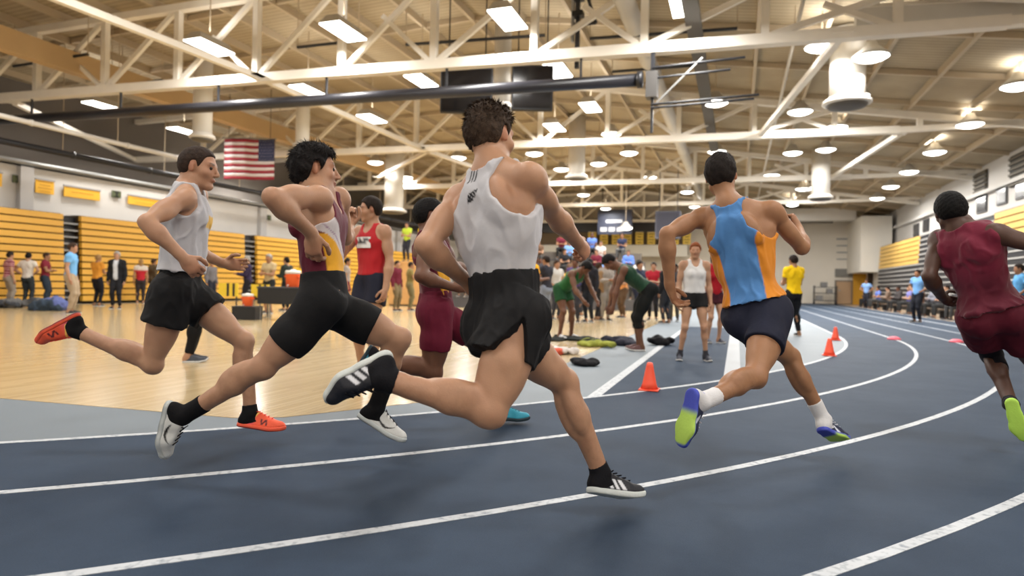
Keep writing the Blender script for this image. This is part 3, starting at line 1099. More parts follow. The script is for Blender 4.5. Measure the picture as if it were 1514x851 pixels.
def ev(p, X, Y, Z):
    if p[0] == 'c':
        a, b, r0, r1 = p[1], p[2], p[3], p[4]
        d = b - a
        L2 = d @ d + 1e-12
        px, py, pz = X - a[0], Y - a[1], Z - a[2]
        t = np.clip((px * d[0] + py * d[1] + pz * d[2]) / L2, 0, 1)
        return np.sqrt((px - t * d[0]) ** 2 + (py - t * d[1]) ** 2 + (pz - t * d[2]) ** 2) - (r0 + (r1 - r0) * t)
    c, A, r = p[1], p[2], p[3]
    px, py, pz = X - c[0], Y - c[1], Z - c[2]
    q = [A[i][0] * px + A[i][1] * py + A[i][2] * pz for i in range(3)]
    k0 = np.sqrt((q[0] / r[0]) ** 2 + (q[1] / r[1]) ** 2 + (q[2] / r[2]) ** 2)
    k1 = np.sqrt((q[0] / r[0] ** 2) ** 2 + (q[1] / r[1] ** 2) ** 2 + (q[2] / r[2] ** 2) ** 2)
    return np.where(k0 < 1e-3, -r.min(), k0 * (k0 - 1) / (k1 + 1e-9))


def bounds(p):
    if p[0] == 'c':
        r = max(p[3], p[4])
        return np.minimum(p[1], p[2]) - r, np.maximum(p[1], p[2]) + r
    A, r = p[2], p[3]
    e = np.sqrt(((A * r[:, None]) ** 2).sum(0))
    return p[1] - e, p[1] + e


class Field:
    def __init__(s, lo, hi, h):
        s.lo, s.h = np.asarray(lo, float), h
        s.n = np.ceil((np.asarray(hi) - s.lo) / h).astype(int) + 1
        s.ax = [s.lo[i] + h * np.arange(s.n[i]) for i in range(3)]
        s.f = np.full(s.n, .2, np.float32)

    def slc(s, lo, hi):
        i0 = np.clip(np.floor((lo - s.lo) / s.h).astype(int), 0, s.n)
        i1 = np.clip(np.ceil((hi - s.lo) / s.h).astype(int) + 1, 0, s.n)
        sl = tuple(slice(i0[i], i1[i]) for i in range(3))
        X, Y, Z = (s.ax[0][sl[0]][:, None, None], s.ax[1][sl[1]][None, :, None], s.ax[2][sl[2]][None, None, :])
        return sl, X, Y, Z

    def add(s, p, off=0.0, sub=False):
        k = max(p[5], 1e-4)
        lo, hi = bounds(p)
        m = k + 3 * s.h + off
        sl, X, Y, Z = s.slc(lo - m, hi + m)
        if 0 in s.f[sl].shape:
            return
        d = ev(p, X, Y, Z) - off
        s.f[sl] = smax(s.f[sl], -d, k) if sub else smin(s.f[sl], d, k)

    def all(s):
        return s.ax[0][:, None, None], s.ax[1][None, :, None], s.ax[2][None, None, :]

    def mesh(s):
        f = s.f
        ins = f < 0
        c = ins[:-1, :-1, :-1].astype(np.int8)
        for dx, dy, dz in ((1, 0, 0), (0, 1, 0), (0, 0, 1), (1, 1, 0), (1, 0, 1), (0, 1, 1), (1, 1, 1)):
            nx, ny, nz = f.shape
            c += ins[dx:nx - 1 + dx, dy:ny - 1 + dy, dz:nz - 1 + dz]
        I = np.argwhere((c > 0) & (c < 8))
        if len(I) == 0:
            return np.zeros((0, 3)), np.zeros((0, 4), int)
        idx = np.full(c.shape, -1, np.int32)
        idx[I[:, 0], I[:, 1], I[:, 2]] = np.arange(len(I))
        cor = np.array([(0, 0, 0), (1, 0, 0), (0, 1, 0), (1, 1, 0), (0, 0, 1), (1, 0, 1), (0, 1, 1), (1, 1, 1)])
        v = np.stack([f[I[:, 0] + q[0], I[:, 1] + q[1], I[:, 2] + q[2]] for q in cor], 1).astype(float)
        acc = np.zeros((len(I), 3))
        cnt = np.zeros(len(I))
        for a, b in ((0, 1), (2, 3), (4, 5), (6, 7), (0, 2), (1, 3), (4, 6), (5, 7), (0, 4), (1, 5), (2, 6), (3, 7)):
            va, vb = v[:, a], v[:, b]
            m = (va < 0) != (vb < 0)
            t = np.where(m, va / np.where(m, va - vb, 1), 0)
            acc += np.where(m[:, None], cor[a] + t[:, None] * (cor[b] - cor[a]), 0)
            cnt += m
        V = s.lo + s.h * (I + acc / cnt[:, None])
        Q = []
        for ax in range(3):
            o = [(1, 2), (2, 0), (0, 1)][ax]
            A = [slice(1, -1)] * 3
            A[ax] = slice(None, -1)
            B = [slice(1, -1)] * 3
            B[ax] = slice(1, None)
            a, b = ins[tuple(A)], ins[tuple(B)]
            E = np.argwhere(a != b)
            if len(E) == 0:
                continue
            flip = b[E[:, 0], E[:, 1], E[:, 2]]
            P = E.copy()
            for j in range(3):
                if j != ax:
                    P[:, j] += 1
            e1 = np.zeros(3, int)
            e1[o[0]] = 1
            e2 = np.zeros(3, int)
            e2[o[1]] = 1
            g = lambda q: idx[q[:, 0], q[:, 1], q[:, 2]]
            q = np.stack([g(P - e1 - e2), g(P - e2), g(P), g(P - e1)], 1)
            q[flip] = q[flip][:, ::-1]
            Q.append(q)
        return V, np.concatenate(Q)


def fbm(P, scale, seed, octv=3):
    """cheap smooth noise for an (n,3) array: sums of sine waves, about -1..1"""
    rg = np.random.default_rng(seed)
    out = np.zeros(P.shape[:-1])
    amp = 1.0
    tot = 0
    for o in range(octv):
        for _ in range(4):
            k = rg.normal(size=3)
            k = k / np.linalg.norm(k) * scale * (2 ** o) * rg.uniform(.7, 1.3)
            out += amp * np.sin(P @ k + rg.uniform(0, 6.28))
        tot += amp * 2.2
        amp *= .55
    return out / tot


def field_for(prims, h, off=0.0, pad=.03):
    B = [bounds(p) for p in prims]
    lo = np.min([b[0] for b in B], 0) - pad - off
    hi = np.max([b[1] for b in B], 0) + pad + off
    F = Field(lo, hi, h)
    for p in prims:
        F.add(p, off)
    return F


def vnormals(V, Q):
    n = np.cross(V[Q[:, 2]] - V[Q[:, 0]], V[Q[:, 3]] - V[Q[:, 1]])
    N = np.zeros_like(V)
    for i in range(4):
        np.add.at(N, Q[:, i], n)
    return N / (np.linalg.norm(N, axis=1, keepdims=True) + 1e-12)


SKIN = {'pale': S(176, 140, 120), 'fair': S(172, 132, 105), 'tan': S(152, 111, 81), 'brown': S(104, 70, 52), 'dark': S(74, 50, 40)}


class Body:
    """joint positions -> lists of primitives"""

    def __init__(s, J, H=1.8, bulk=1.0, legs=1.0, fingers=True, female=False):
        s.J, s.H = J, H
        s.m = m = H / 1.8 * bulk
        g = H / 1.8
        P, N = J['P'], J['N']
        s.L = np.linalg.norm(N - P)
        s.a = a = unit(N - P)
        rp = orth(J['rp'], a)
        s.rp = rp
        s.rc = rc = orth(J['shR'] - J['shL'], a)
        fp, fc = np.cross(a, rp), np.cross(a, rc)
        s.fp, s.fc = fp, fc
        mid = unit(rp + rc)
        fm = np.cross(a, mid)
        L = s.L
        T = []
        T.append(ell(P + a * .07 * L, (rp, fp, a), np.array([.136 + .012 * female, .098, .125]) * m, .04))
        for q in (-1, 1):
            T.append(ell(P + rp * q * .066 * m - fp * .052 * m - a * .03 * m, (rp, fp, a), np.array([.076, .070, .095]) * m, .04))
        T.append(ell(P + a * .33 * L + fm * .005, (mid, fm, a), np.array([.122, .088, .16]) * m, .05))
        T.append(ell(P + a * .62 * L + fc * .008, (rc, fc, a), np.array([.148, .104, .175]) * m, .05))
        T.append(ell(P + a * .80 * L - fc * .005, (rc, fc, a), np.array([.145, .088, .095]) * m, .05))
        for nm, q in (('shL', -1), ('shR', 1)):
            sh = J[nm]
            T.append(cone(N - a * .01 - fc * .01, sh - a * .012, .05 * m, .046 * m, .05))
            arm_in = sh - rc * q * .045 * m - a * .10 * m
            T.append(cone(arm_in - fc * .02, P + a * .36 * L + rc * q * .075 * m - fc * .01, .052 * m, .04 * m, .05))
            if female:
                T.append(ell(P + a * .62 * L + fc * .085 * m + rc * q * .065 * m, (rc, fc, a), np.array([.055, .05, .055]) * m, .03))
            else:
                T.append(ell(P + a * .70 * L + fc * .065 * m + rc * q * .065 * m, (rc, fc, a), np.array([.075, .045, .06]) * m, .04))
            T.append(ell(P + a * .72 * L - fc * .075 * m + rc * q * .085 * m, (unit(rc + a * q * .3), fc, a), np.array([.056, .034, .085]) * m, .018))
        s.torso = T
        s.spine = [cone(P + a * .12 * L - fm * .125 * m, P + a * .86 * L - fc * .128 * m, .022, .020, .03)]
        s.arms = {}
        s.fore = {}
        s.hands = {}
        for sd, q in (('L', -1), ('R', 1)):
            sh, el, wr, hd = J['sh' + sd], J['el' + sd], J['wr' + sd], J['hd' + sd]
            ua = unit(el - sh)
            fa = unit(wr - el)
            A = [ell(sh + ua * .02 * g, (unit(np.cross(ua, fc)), unit(np.cross(ua, np.cross(ua, fc))), ua), np.array([.057, .060, .075]) * m, .018),
                 cone(sh, el, .047 * m, .037 * m, .025)]
            back = orth(-fa, ua) if np.linalg.norm(np.cross(fa, ua)) > .1 else -fc
            A.append(ell(sh + (el - sh) * .52 + back * .012, (np.cross(ua, back), back, ua), np.array([.042, .046, .11]) * m, .015))
            A.append(ell(sh + (el - sh) * .55 - back * .014, (np.cross(ua, back), back, ua), np.array([.038, .042, .085]) * m, .014))
            s.arms[sd] = A
            Lf = np.linalg.norm(wr - el)
            side = unit(np.cross(fa, ua) + 1e-6)
            Fq = [cone(el, el + fa * Lf * .3, .037 * m, .042 * m, .02), cone(el + fa * Lf * .3, wr, .042 * m, .0265 * m, .02),
                  ell(el + fa * Lf * .26 + orth(ua, fa) * .006, (unit(np.cross(fa, side)), side, fa), np.array([.045, .038, .085]) * m, .02)]
            s.fore[sd] = Fq
            # hand
            d = unit(hd - wr)
            pn = J.get('pn' + sd)
            pn = orth(pn if pn is not None else -rc * q, d)
            t = np.cross(d, pn)
            ref = J.get('th' + sd)
            ref = ref if ref is not None else np.array([0, 0, 1.0]) + fc
            if t @ ref < 0:
                t = -t
            Hn = [cone(wr - fa * .02, wr + d * .03, .027 * g, .025 * g, .012),
                  ell(wr + d * .052 * g, (t, pn, d), np.array([.041, .0185, .052]) * g, .012)]
            curl = J.get('cu' + sd, 1.0)
            if fingers:
                for i, (o, ln) in enumerate(((.030, .92), (.010, 1.0), (-.011, .95), (-.030, .76))):
                    p = wr + (d * (.088 - .004 * abs(i - 1)) + t * o) * g
                    ang = 0.15 * curl
                    for sg, cc in ((.043, .95), (.027, 1.25), (.021, .8)):
                        ang += cc * curl
                        dd = d * math.cos(ang) + pn * math.sin(ang) + t * (o * 1.2 * (1 - min(curl, 1)))
                        p2 = p + unit(dd) * sg * ln * g
                        Hn.append(cone(p, p2, .0098 * g, .0085 * g, .004))
                        p = p2
                p = wr + (d * .022 + t * .028 + pn * .006) * g
                for sg, w1, w2, w3 in ((.042, .75, .65, .25), (.032, .85, .15, .4 + .3 * curl), (.025, .8, -.1, .35 + .4 * curl)):
                    p2 = p + unit(d * w1 + t * w2 + pn * w3) * sg * g
                    Hn.append(cone(p, p2, .0125 * g, .0098 * g, .006))
                    p = p2
            else:
                e = wr + (d * .085 + pn * .012) * g
                Hn.append(ell(e + (d * .04 * (1 - .5 * curl) + pn * .03 * curl) * g, (t, pn, d), np.array([.036, .02 + .012 * curl, .05 - .015 * curl]) * g, .02))
                Hn.append(cone(wr + (d * .03 + t * .025) * g, wr + (d * .075 + t * .042) * g, .014 * g, .011 * g, .01))
            s.hands[sd] = Hn
        ml = m * legs
        s.thigh, s.shank, s.foot, s.legR, s.legax = {}, {}, {}, {}, {}
        for sd, q in (('L', -1), ('R', 1)):
            hp, kn, an, to = J['hip' + sd], J['kn' + sd], J['an' + sd], J['to' + sd]
            td, sk = unit(kn - hp), unit(an - kn)
            r = orth(rp, sk)
            bend = np.cross(td, sk)
            if np.linalg.norm(bend) > .25:
                hinge = unit(bend)
                if hinge @ rp < 0:
                    hinge = -hinge
                r = unit(orth(hinge, sk) * .75 + r * .25)
            fk = np.cross(-sk, r)
            ft = np.cross(-td, orth(r, td))
            Lt, Ls = np.linalg.norm(kn - hp), np.linalg.norm(an - kn)
            s.legR[sd] = r
            s.thigh[sd] = [cone(hp, hp + td * Lt * .5, .083 * ml, .075 * ml, .04), cone(hp + td * Lt * .5, kn, .075 * ml, .052 * ml, .03),
                           ell(hp + td * Lt * .48 + ft * .024 * ml, (orth(r, td), ft, td), np.array([.070, .064, .18]) * ml, .016),
                           ell(hp + td * Lt * .52 - ft * .022 * ml, (orth(r, td), ft, td), np.array([.066, .060, .17]) * ml, .016),
                           ell(hp + td * Lt * .80 + ft * .012 - orth(r, td) * q * .025 * ml, (orth(r, td), ft, td), np.array([.035, .042, .06]) * ml, .014)]
            s.shank[sd] = [ell(kn + unit(fk + ft) * .012, (r, fk, sk), np.array([.046, .05, .055]) * ml, .025),
                           cone(kn, kn + sk * Ls * .35, .048 * ml, .046 * ml, .025), cone(kn + sk * Ls * .35, an, .046 * ml, .033 * ml, .025),
                           ell(kn + sk * Ls * .27 - fk * .026 * ml + r * .018 * ml, (r, fk, sk), np.array([.036, .044, .105]) * ml, .014),
                           ell(kn + sk * Ls * .30 - fk * .026 * ml - r * .018 * ml, (r, fk, sk), np.array([.036, .044, .115]) * ml, .014),
                           ell(kn + unit(fk + ft) * .036 * ml, (r, fk, sk), np.array([.026, .022, .03]) * ml, .014),
                           ell(an - r * .024, (r, fk, sk), np.array([.016, .018, .02]), .012),
                           ell(an + r * .024, (r, fk, sk), np.array([.016, .018, .02]), .012),
                           cone(an - sk * .06 - fk * .014, an - fk * .03 + sk * .03, .02, .022, .02)]
            Dt = unit(to - an)
            rr = orth(rp * .6 + r * .4, Dt)
            ft0 = math.radians(14.3)
            ro = J.get('ro' + sd, 0.0)
            rr = rr * math.cos(ro) + np.cross(Dt, rr) * math.sin(ro)
            fx = Dt * math.cos(ft0) + np.cross(rr, Dt) * math.sin(ft0)
            fz = np.cross(rr, fx)
            s.legax[sd] = (fx, rr, fz)
            s.foot[sd] = [cone(an - fz * .035 * g - fx * .02, an + fx * .08 * g - fz * .05 * g, .028 * g, .022 * g, .02),
                          cone(an + fx * .08 * g - fz * .05 * g, an + fx * .16 * g - fz * .058 * g, .022 * g, .015 * g, .02),
                          cone(an, an - fz * .05 - fx * .03, .032, .03, .02)]
        # head
        C, U, Fw = J['C'], unit(J['hu']), unit(J['hf'])
        Fw = orth(Fw, U)
        R = np.cross(Fw, U)
        s.C, s.hU, s.hF, s.hR = C, U, Fw, R
        q = g * (0.97 if female else 1.0)
        s.q = q
        hp_ = lambda x, y, z: C + (R * x + Fw * y + U * z) * q
        s.hp_ = hp_
        ax3 = (R, Fw, U)
        Hd = [cone(N - a * .03 - fc * .0, hp_(0, -.030, -.045), .052 * m, .049 * m, .03),
              cone(N + a * .02 + fc * .03, hp_(0, .01, -.085), .041 * m, .039 * m, .03),
              ell(hp_(0, -.008, .022), ax3, np.array([.074, .094, .086]) * q, .02),
              ell(hp_(0, -.045, .0), ax3, np.array([.066, .055, .07]) * q, .03),
              ell(hp_(0, .035, -.035), ax3, np.array([.061, .058, .075]) * q, .025),
              cone(hp_(-.050, -.005, -.07), hp_(-.014, .066, -.105), .018 * q, .018 * q, .025),
              cone(hp_(.050, -.005, -.07), hp_(.014, .066, -.105), .018 * q, .018 * q, .025),
              ell(hp_(0, .070, -.103), ax3, np.array([.024, .02, .017]) * q, .015),
              cone(hp_(-.040, .072, .018), hp_(.040, .072, .018), .014 * q, .014 * q, .015),
              ell(hp_(-.045, .055, -.032), ax3, np.array([.022, .024, .02]) * q, .02),
              ell(hp_(.045, .055, -.032), ax3, np.array([.022, .024, .02]) * q, .02)]
        s.headsub = [ell(hp_(x, .096, -.004), ax3, np.array([.017, .014, .011]) * q, .012) for x in (-.031, .031)]
        s.head2 = [cone(hp_(0, .090, .008), hp_(0, .112, -.034), .007 * q, .0105 * q, .008),
                   ell(hp_(-.011, .100, -.040), ax3, np.array([.009, .011, .008]) * q, .006),
                   ell(hp_(.011, .100, -.040), ax3, np.array([.009, .011, .008]) * q, .006),
                   ell(hp_(0, .088, -.064), ax3, np.array([.022, .013, .0055]) * q, .006),
                   ell(hp_(0, .087, -.074), ax3, np.array([.018, .013, .006]) * q, .005)]
        for x in (-1, 1):
            e = hp_(.074 * x, -.004, -.012)
            t2 = unit(U - Fw * .25)
            n2 = unit(R * x - Fw * .5)
            t2 = orth(t2, n2)
            s.head2.append(ell(e - Fw * .004, (np.cross(n2, t2), n2, t2), np.array([.018, .009, .032]) * q, .006))
            s.headsub.append(ell(e + n2 * .011 + Fw * .001, (np.cross(n2, t2), n2, t2), np.array([.009, .006, .017]) * q, .004))
        s.headp = Hd

    def tc(s, P):
        """torso coordinates of points: lateral, forward, height along the spine"""
        d = P - s.J['P']
        t = d @ s.a
        w = np.clip(t / s.L, 0, 1)[..., None]
        rv = s.rp * (1 - w) + s.rc * w
        rv = rv / np.linalg.norm(rv, axis=-1, keepdims=True)
        r = (d * rv).sum(-1)
        fv = np.cross(s.a, rv)
        return r, (d * fv).sum(-1), t

    def hc(s, P):
        d = (P - s.C) / s.q
        return d @ s.hR, d @ s.hF, d @ s.hU

    def solid(s, h):
        pr = s.torso + s.headp
        for sd in 'LR':
            pr = pr + s.thigh[sd] + s.shank[sd] + s.foot[sd]
        F = field_for(pr + s.arms['L'] + s.arms['R'] + s.fore['L'] + s.fore['R'] + s.hands['L'] + s.hands['R'] + s.head2, h)
        F.f[:] = .2
        for p in pr:
            F.add(p)
        for p in s.headsub + s.spine:
            F.add(p, sub=True)
        for p in s.head2:
            F.add(p)
        for sd in 'LR':
            for p in s.arms[sd] + s.fore[sd] + s.hands[sd]:
                F.add(p)
        return F


def grid_pts(F):
    X, Y, Z = F.all()
    return np.stack(np.broadcast_arrays(X, Y, Z), -1)


def ss(x, a, b):
    t = np.clip((x - a) / (b - a), 0, 1)
    return t * t * (3 - 2 * t)


def mixc(c0, c1, t):
    return c0 + (c1 - c0) * t[:, None]


def body_mesh(B, root, skin, h, org, brow=True, hairc=None, seed=0):
    F = B.solid(h)
    V, Q = F.mesh()
    base = SKIN[skin]
    cols = np.tile(base, (len(V), 1))
    red = base * np.array([1.0, .70, .66])
    for nm, rad in (('elL', .05), ('elR', .05), ('knL', .07), ('knR', .07), ('hdL', .09), ('hdR', .09)):
        d = np.linalg.norm(V - B.J[nm], axis=1)
        cols = mixc(cols, red, .40 * (1 - ss(d, 0, rad)))
    x, y, z = B.hc(V)
    hd = np.sqrt(x * x + y * y + z * z)
    face = (1 - ss(hd, .10, .16))
    cols = mixc(cols, red, .25 * face * ss(y, .03, .08))
    ear = (1 - ss(np.abs(np.abs(x) - .08), .006, .014)) * (1 - ss(np.hypot(y + .01, z + .012), .03, .05))
    cols = mixc(cols, red, .6 * ear)
    if brow:
        bl = (1 - ss(np.abs(z - .021 - .05 * (np.abs(x) - .03)), .003, .007)) * ss(y, .06, .075) * ss(np.abs(x), .008, .014) * (1 - ss(np.abs(x), .048, .056))
        cols = mixc(cols, (hairc if hairc is not None else S(50, 35, 28)), .8 * bl)
        lip = (1 - ss(np.abs(z + .069), .008, .013)) * ss(y, .082, .09) * (1 - ss(np.abs(x), .02, .026))
        cols = mixc(cols, base * np.array([.8, .42, .42]), .7 * lip)
        stub = (1 - ss(z, -.06, -.03)) * ss(y, -.01, .03) * face
        cols = mixc(cols, base * .72, .35 * stub)
    if h < .009:
        V = V + vnormals(V, Q) * (.0011 * fbm(V, 60, seed + 9, 2))[:, None]
        for sd in 'LR':       # darker, hairier skin on shins and forearms
            for a_, b_, w_ in (('kn', 'an', .30), ('el', 'wr', .16)):
                pa, pb = B.J[a_ + sd], B.J[b_ + sd]
                d_ = pb - pa
                t_ = np.clip((V - pa) @ d_ / (d_ @ d_), 0, 1)
                dist = np.linalg.norm(V - pa - t_[:, None] * d_, axis=1)
                cols = mixc(cols, base * np.array([.62, .56, .52]), w_ * (1 - ss(dist, .06, .10)) * ss(t_, .05, .2) * (.75 + .25 * np.sign(fbm(V, 220, 3))))
    n = fbm(V, 30, seed)
    cols = np.clip(cols * (1 + .06 * n[:, None] * np.array([.6, 1, 1])), 0, 1)
    return np_mesh('body', V - org, Q, vc_mat('skin_mat', rough=.5, spec=.35, bump=.12, bscale=180, noise=.05, nscale=25, sss=.12), root, cols)


def hair_mesh(B, root, col, h, org, thick=.012, rough=.006, style='short', seed=1, blades=0, blen=.03, up=.45):
    q = B.q
    ax3 = (B.hR, B.hF, B.hU)
    t = thick
    pr = [ell(B.hp_(0, -.010, .026), ax3, np.array([.074 + t, .095 + t, .086 + t * 1.2]) * q, .02),
          ell(B.hp_(0, -.045, .0), ax3, np.array([.066 + t, .055 + t, .07 + t]) * q, .03)]
    if style == 'mop':
        pr.append(ell(B.hp_(0, .0, .07), ax3, np.array([.075, .095, .055]) * q, .02))
    if style == 'long':
        pr.append(ell(B.hp_(0, -.075, -.07), ax3, np.array([.06, .04, .11]) * q, .03))
    if style == 'bun':
        pr.append(ell(B.hp_(0, -.12, .03), ax3, np.array([.035, .035, .035]) * q, .015))
    F = field_for(pr, h)
    P = grid_pts(F)
    sh = P.shape[:3]
    Pf = P.reshape(-1, 3)
    x, y, z = B.hc(Pf)
    f = F.f.reshape(-1) + rough * fbm(Pf, 120 if style != 'buzz' else 300, seed)
    back = {'short': -.072, 'buzz': -.06, 'mop': -.078, 'long': -.2, 'bun': -.06, 'cap': -.03}[style]
    zl = np.interp(y, [-.12, -.045, -.028, -.012, .012, .022, .034, .055, .075, .11], [back, back, -.04, .022, .026, -.018, .0, .052, .066, .075])
    g = (zl - z) * .8 * q
    f = smax(f, g, .008)
    F.f = f.reshape(sh).astype(np.float32)
    V, Q = F.mesh()
    if len(V) == 0:
        return None
    rg = np.random.default_rng(seed)
    if blades and len(V) > 50:
        N = vnormals(V, Q)
        ids = rg.integers(0, len(V), blades)
        xx, yy, zz = B.hc(V[ids])
        V2, Q2 = [], []
        b0 = len(V)
        fl = (-B.hF * .35 - B.hU * .55)
        for j, i in enumerate(ids):
            p, n = V[i], N[i]
            top = float(np.clip(zz[j] / .09, 0, 1))
            ln = blen * rg.uniform(.5, 1.0) * (.6 + .5 * top)
            d = unit(n * (.18 + up * top) + fl * (1.1 - .5 * top) + rg.normal(size=3) * .16)
            sd = unit(np.cross(d, n) + rg.normal(size=3) * .2)
            w = rg.uniform(.0010, .0022)
            p0 = p - n * .006
            pm = p0 + d * ln * .55
            pe = p0 + unit(d + fl * .35) * ln
            V2 += [p0 - sd * w, p0 + sd * w, pm + sd * w * .8, pm - sd * w * .8, pe + sd * w * .15, pe - sd * w * .15]
            k = b0 + 6 * j
            Q2 += [(k, k + 1, k + 2, k + 3), (k + 3, k + 2, k + 4, k + 5)]
        V = np.concatenate([V, np.array(V2)])
        Q = np.concatenate([Q, np.array(Q2)])
    n = fbm(V, 200, seed + 5)
    cols = np.clip(np.tile(col, (len(V), 1)) * (1 + .35 * n[:, None]), 0, 1)
    return np_mesh('hair', V - org, Q, vc_mat('hair_mat', rough=.7, spec=.15, bump=.5, bscale=220, noise=.25, nscale=120), root, cols)


def cloth_mesh(name, F, org, root, colf, m, wr=.0, wscale=30, seed=3, wlim=.004):
    V, Q = F.mesh()
    if len(V) == 0:
        return None
    if wr > 0:
        N = vnormals(V, Q)
        V0 = V
        n1 = fbm(V0 * np.array([1, 1, .28]), wscale * 1.9, seed, 2)
        n2 = fbm(V0 * np.array([1, 1, .45]), wscale * 2.6, seed + 77, 1)
        V = V + N * np.maximum(wr * (.9 * n1 + 1.0 * (.30 - np.abs(n2))), -wlim)[:, None]
    cols = colf(V) if callable(colf) else np.tile(colf, (len(V), 1))
    return np_mesh(name, V - org, Q, m, root, np.clip(cols, 0, 1))


def singlet(B, root, org, h, colf, off=.010, hem=.03, style='racer', wr=.004, seed=3, name='singlet', blouse=.012, lift=None, hflare=0.0, bc=.34):
    F = field_for(B.torso, h, off + .03)
    F.f[:] = .2
    for p in B.torso:
        F.add(p, off)
    P = grid_pts(F)
    r, fw, t = B.tc(P)
    tn = t / B.L
    f = F.f - blouse * np.exp(-((tn - bc) / .15) ** 2) - hflare * (1 - ss(t, hem - .02, hem + .14))
    if style == 'racer':
        wb = np.interp(tn, [.50, .62, .74, .86, .95, 1.02, 1.1], [.26, .15, .088, .066, .082, .098, .10]) * B.m
        wf = np.interp(tn, [.55, .70, .84, 1.1], [.26, .135, .09, .095]) * B.m
        nb, nf = .028, .13
    elif style == 'tank':
        wb = np.interp(tn, [.62, .74, .86, 1.1], [.26, .15, .115, .11]) * B.m
        wf = np.interp(tn, [.6, .72, .86, 1.1], [.26, .145, .105, .105]) * B.m
        nb, nf = .05, .10
    else:  # sleeveless tee
        wb = wf = np.interp(tn, [.7, .8, .9, 1.1], [.3, .205, .185, .185]) * B.m
        nb, nf = .02, .05
    s = ss(fw, -.03, .04)
    w = wb * (1 - s) + wf * s
    dn = nb * (1 - s) + nf * s
    g = np.abs(r) - w
    gn = (1 - np.sqrt((r / (.060 * B.m)) ** 2 + ((tn - 1.0) * B.L / dn) ** 2)) * .05
    gn = np.maximum(gn, (tn - 1.0) * B.L)
    hm = hem if lift is None else hem + lift(r, fw)
    g = np.maximum(np.maximum(g, gn), hm - t)
    F.f = smax(f, g, .004).astype(np.float32)
    return cloth_mesh(name, F, org, root, (lambda V: colf(*B.tc(V), V)) if callable(colf) else colf,
                      vc_mat('jersey_mat', rough=.75, spec=.25, bump=.25, bscale=35, noise=.05, sheen=.15), wr=wr, seed=seed)


def tee(B, root, org, h, colf, off=.014, hem=-.02, sleeve=.55, wr=.004, seed=3, name='shirt', neck=.04, long=False):
    pr = list(B.torso)
    arms = []
    for sd in 'LR':
        arms += B.arms[sd]
        if long:
            arms += B.fore[sd]
    F = field_for(pr + arms, h, off + .02)
    F.f[:] = .2
    for p in arms:
        F.add(p, off)
    P = grid_pts(F)
    f = F.f
    if not long:
        for sd in 'LR':
            sh, el = B.J['sh' + sd], B.J['el' + sd]
            d = el - sh
            tt = ((P - sh) @ d) / (d @ d)
            ln = np.linalg.norm(d)
            near = np.linalg.norm(P - sh - np.clip(tt, 0, 1.2)[..., None] * d, axis=-1) < .10
            f = np.where(near & (tt > 0), np.maximum(f, (tt - sleeve) * ln), f)
    F2 = Field(F.lo, [a[-1] for a in F.ax], h)
    F2.f = np.full(F.f.shape, .2, np.float32)
    F2.n = F.n
    F2.ax = F.ax
    for p in pr:
        F2.add(p, off)
    r, fw, t = B.tc(P)
    tn = t / B.L
    fb = F2.f - .012 * np.exp(-((tn - .2) / .2) ** 2)
    f = smin(f, fb, .03)
    gn = (1 - np.sqrt((r / .06) ** 2 + ((tn - 1.04) * B.L / neck) ** 2)) * .05
    torso_zone = np.maximum(hem - t, gn)
    inn = (np.abs(r) < .26)
    f = np.where(inn | (t < hem + .1) & (np.abs(r) < .2), smax(f, torso_zone, .004), f) if not long else np.where(np.abs(r) < .19, smax(f, torso_zone, .004), f)
    F.f = f.astype(np.float32)
    return cloth_mesh(name, F, org, root, (lambda V: colf(*B.tc(V), V)) if callable(colf) else colf,
                      vc_mat('cotton_mat', rough=.85, spec=.2, bump=.3, bscale=30, noise=.06), wr=wr, seed=seed)


def shorts(B, root, org, h, col, frac=.42, off=.006, flare=0.0, waist=.105, slit=None, wr=.003, seed=5, name='shorts', m='short_mat', sheen=0, woff=0.0):
    base = B.torso[:4]
    allp = base + B.thigh['L'] + B.thigh['R']
    F = field_for(allp, h, off + flare + .02)
    F.f[:] = .2
    for p in base:
        F.add(p, off + flare * .15)
    P = grid_pts(F)
    r, fw, t = B.tc(P)
    f = np.maximum(F.f - woff * ss(t, .06, .15), t - waist)
    f = np.maximum(f, (-.17 - t))
    for sd, q in (('L', -1), ('R', 1)):
        G = Field(F.lo, [a[-1] for a in F.ax], h)
        G.f = np.full(F.f.shape, .2, np.float32)
        G.n, G.ax = F.n, F.ax
        hp, kn = B.J['hip' + sd], B.J['kn' + sd]
        Lt = np.linalg.norm(kn - hp)
        td = unit(kn - hp)
        if flare > 0:
            wd = J_fl = B.J.get('fl' + sd)
            e = hp + td * Lt * frac + (wd if wd is not None else 0)
            G.add(cone(hp, e, (.088 + flare * .5) * B.m, (.088 + flare) * B.m, .03))
        for p in B.thigh[sd]:
            G.add(p, off)
        dP = P - hp
        tt = dP @ td
        lim = Lt * frac
        if slit and sd in slit:
            o = orth(B.rp * q, td)
            fo = np.cross(td, o)
            ang = np.arctan2(dP @ fo, dP @ o) - slit[sd][0]
            ang = np.arctan2(np.sin(ang), np.cos(ang))
            lim = lim - slit[sd][1] * np.clip(1 - np.abs(ang) / slit[sd][2], 0, 1)
        g = np.maximum(np.maximum(G.f, tt - lim), t - waist)
        g = np.where(tt < -.09, .2, g)
        f = smin(f, g, .045)
    F.f = np.maximum(f, t - waist).astype(np.float32)
    return cloth_mesh(name, F, org, root, col if not callable(col) else (lambda V: col(*B.tc(V), V)),
                      vc_mat(m, rough=.8, spec=.25, bump=.25, bscale=40, noise=.08, sheen=sheen), wr=wr, seed=seed)


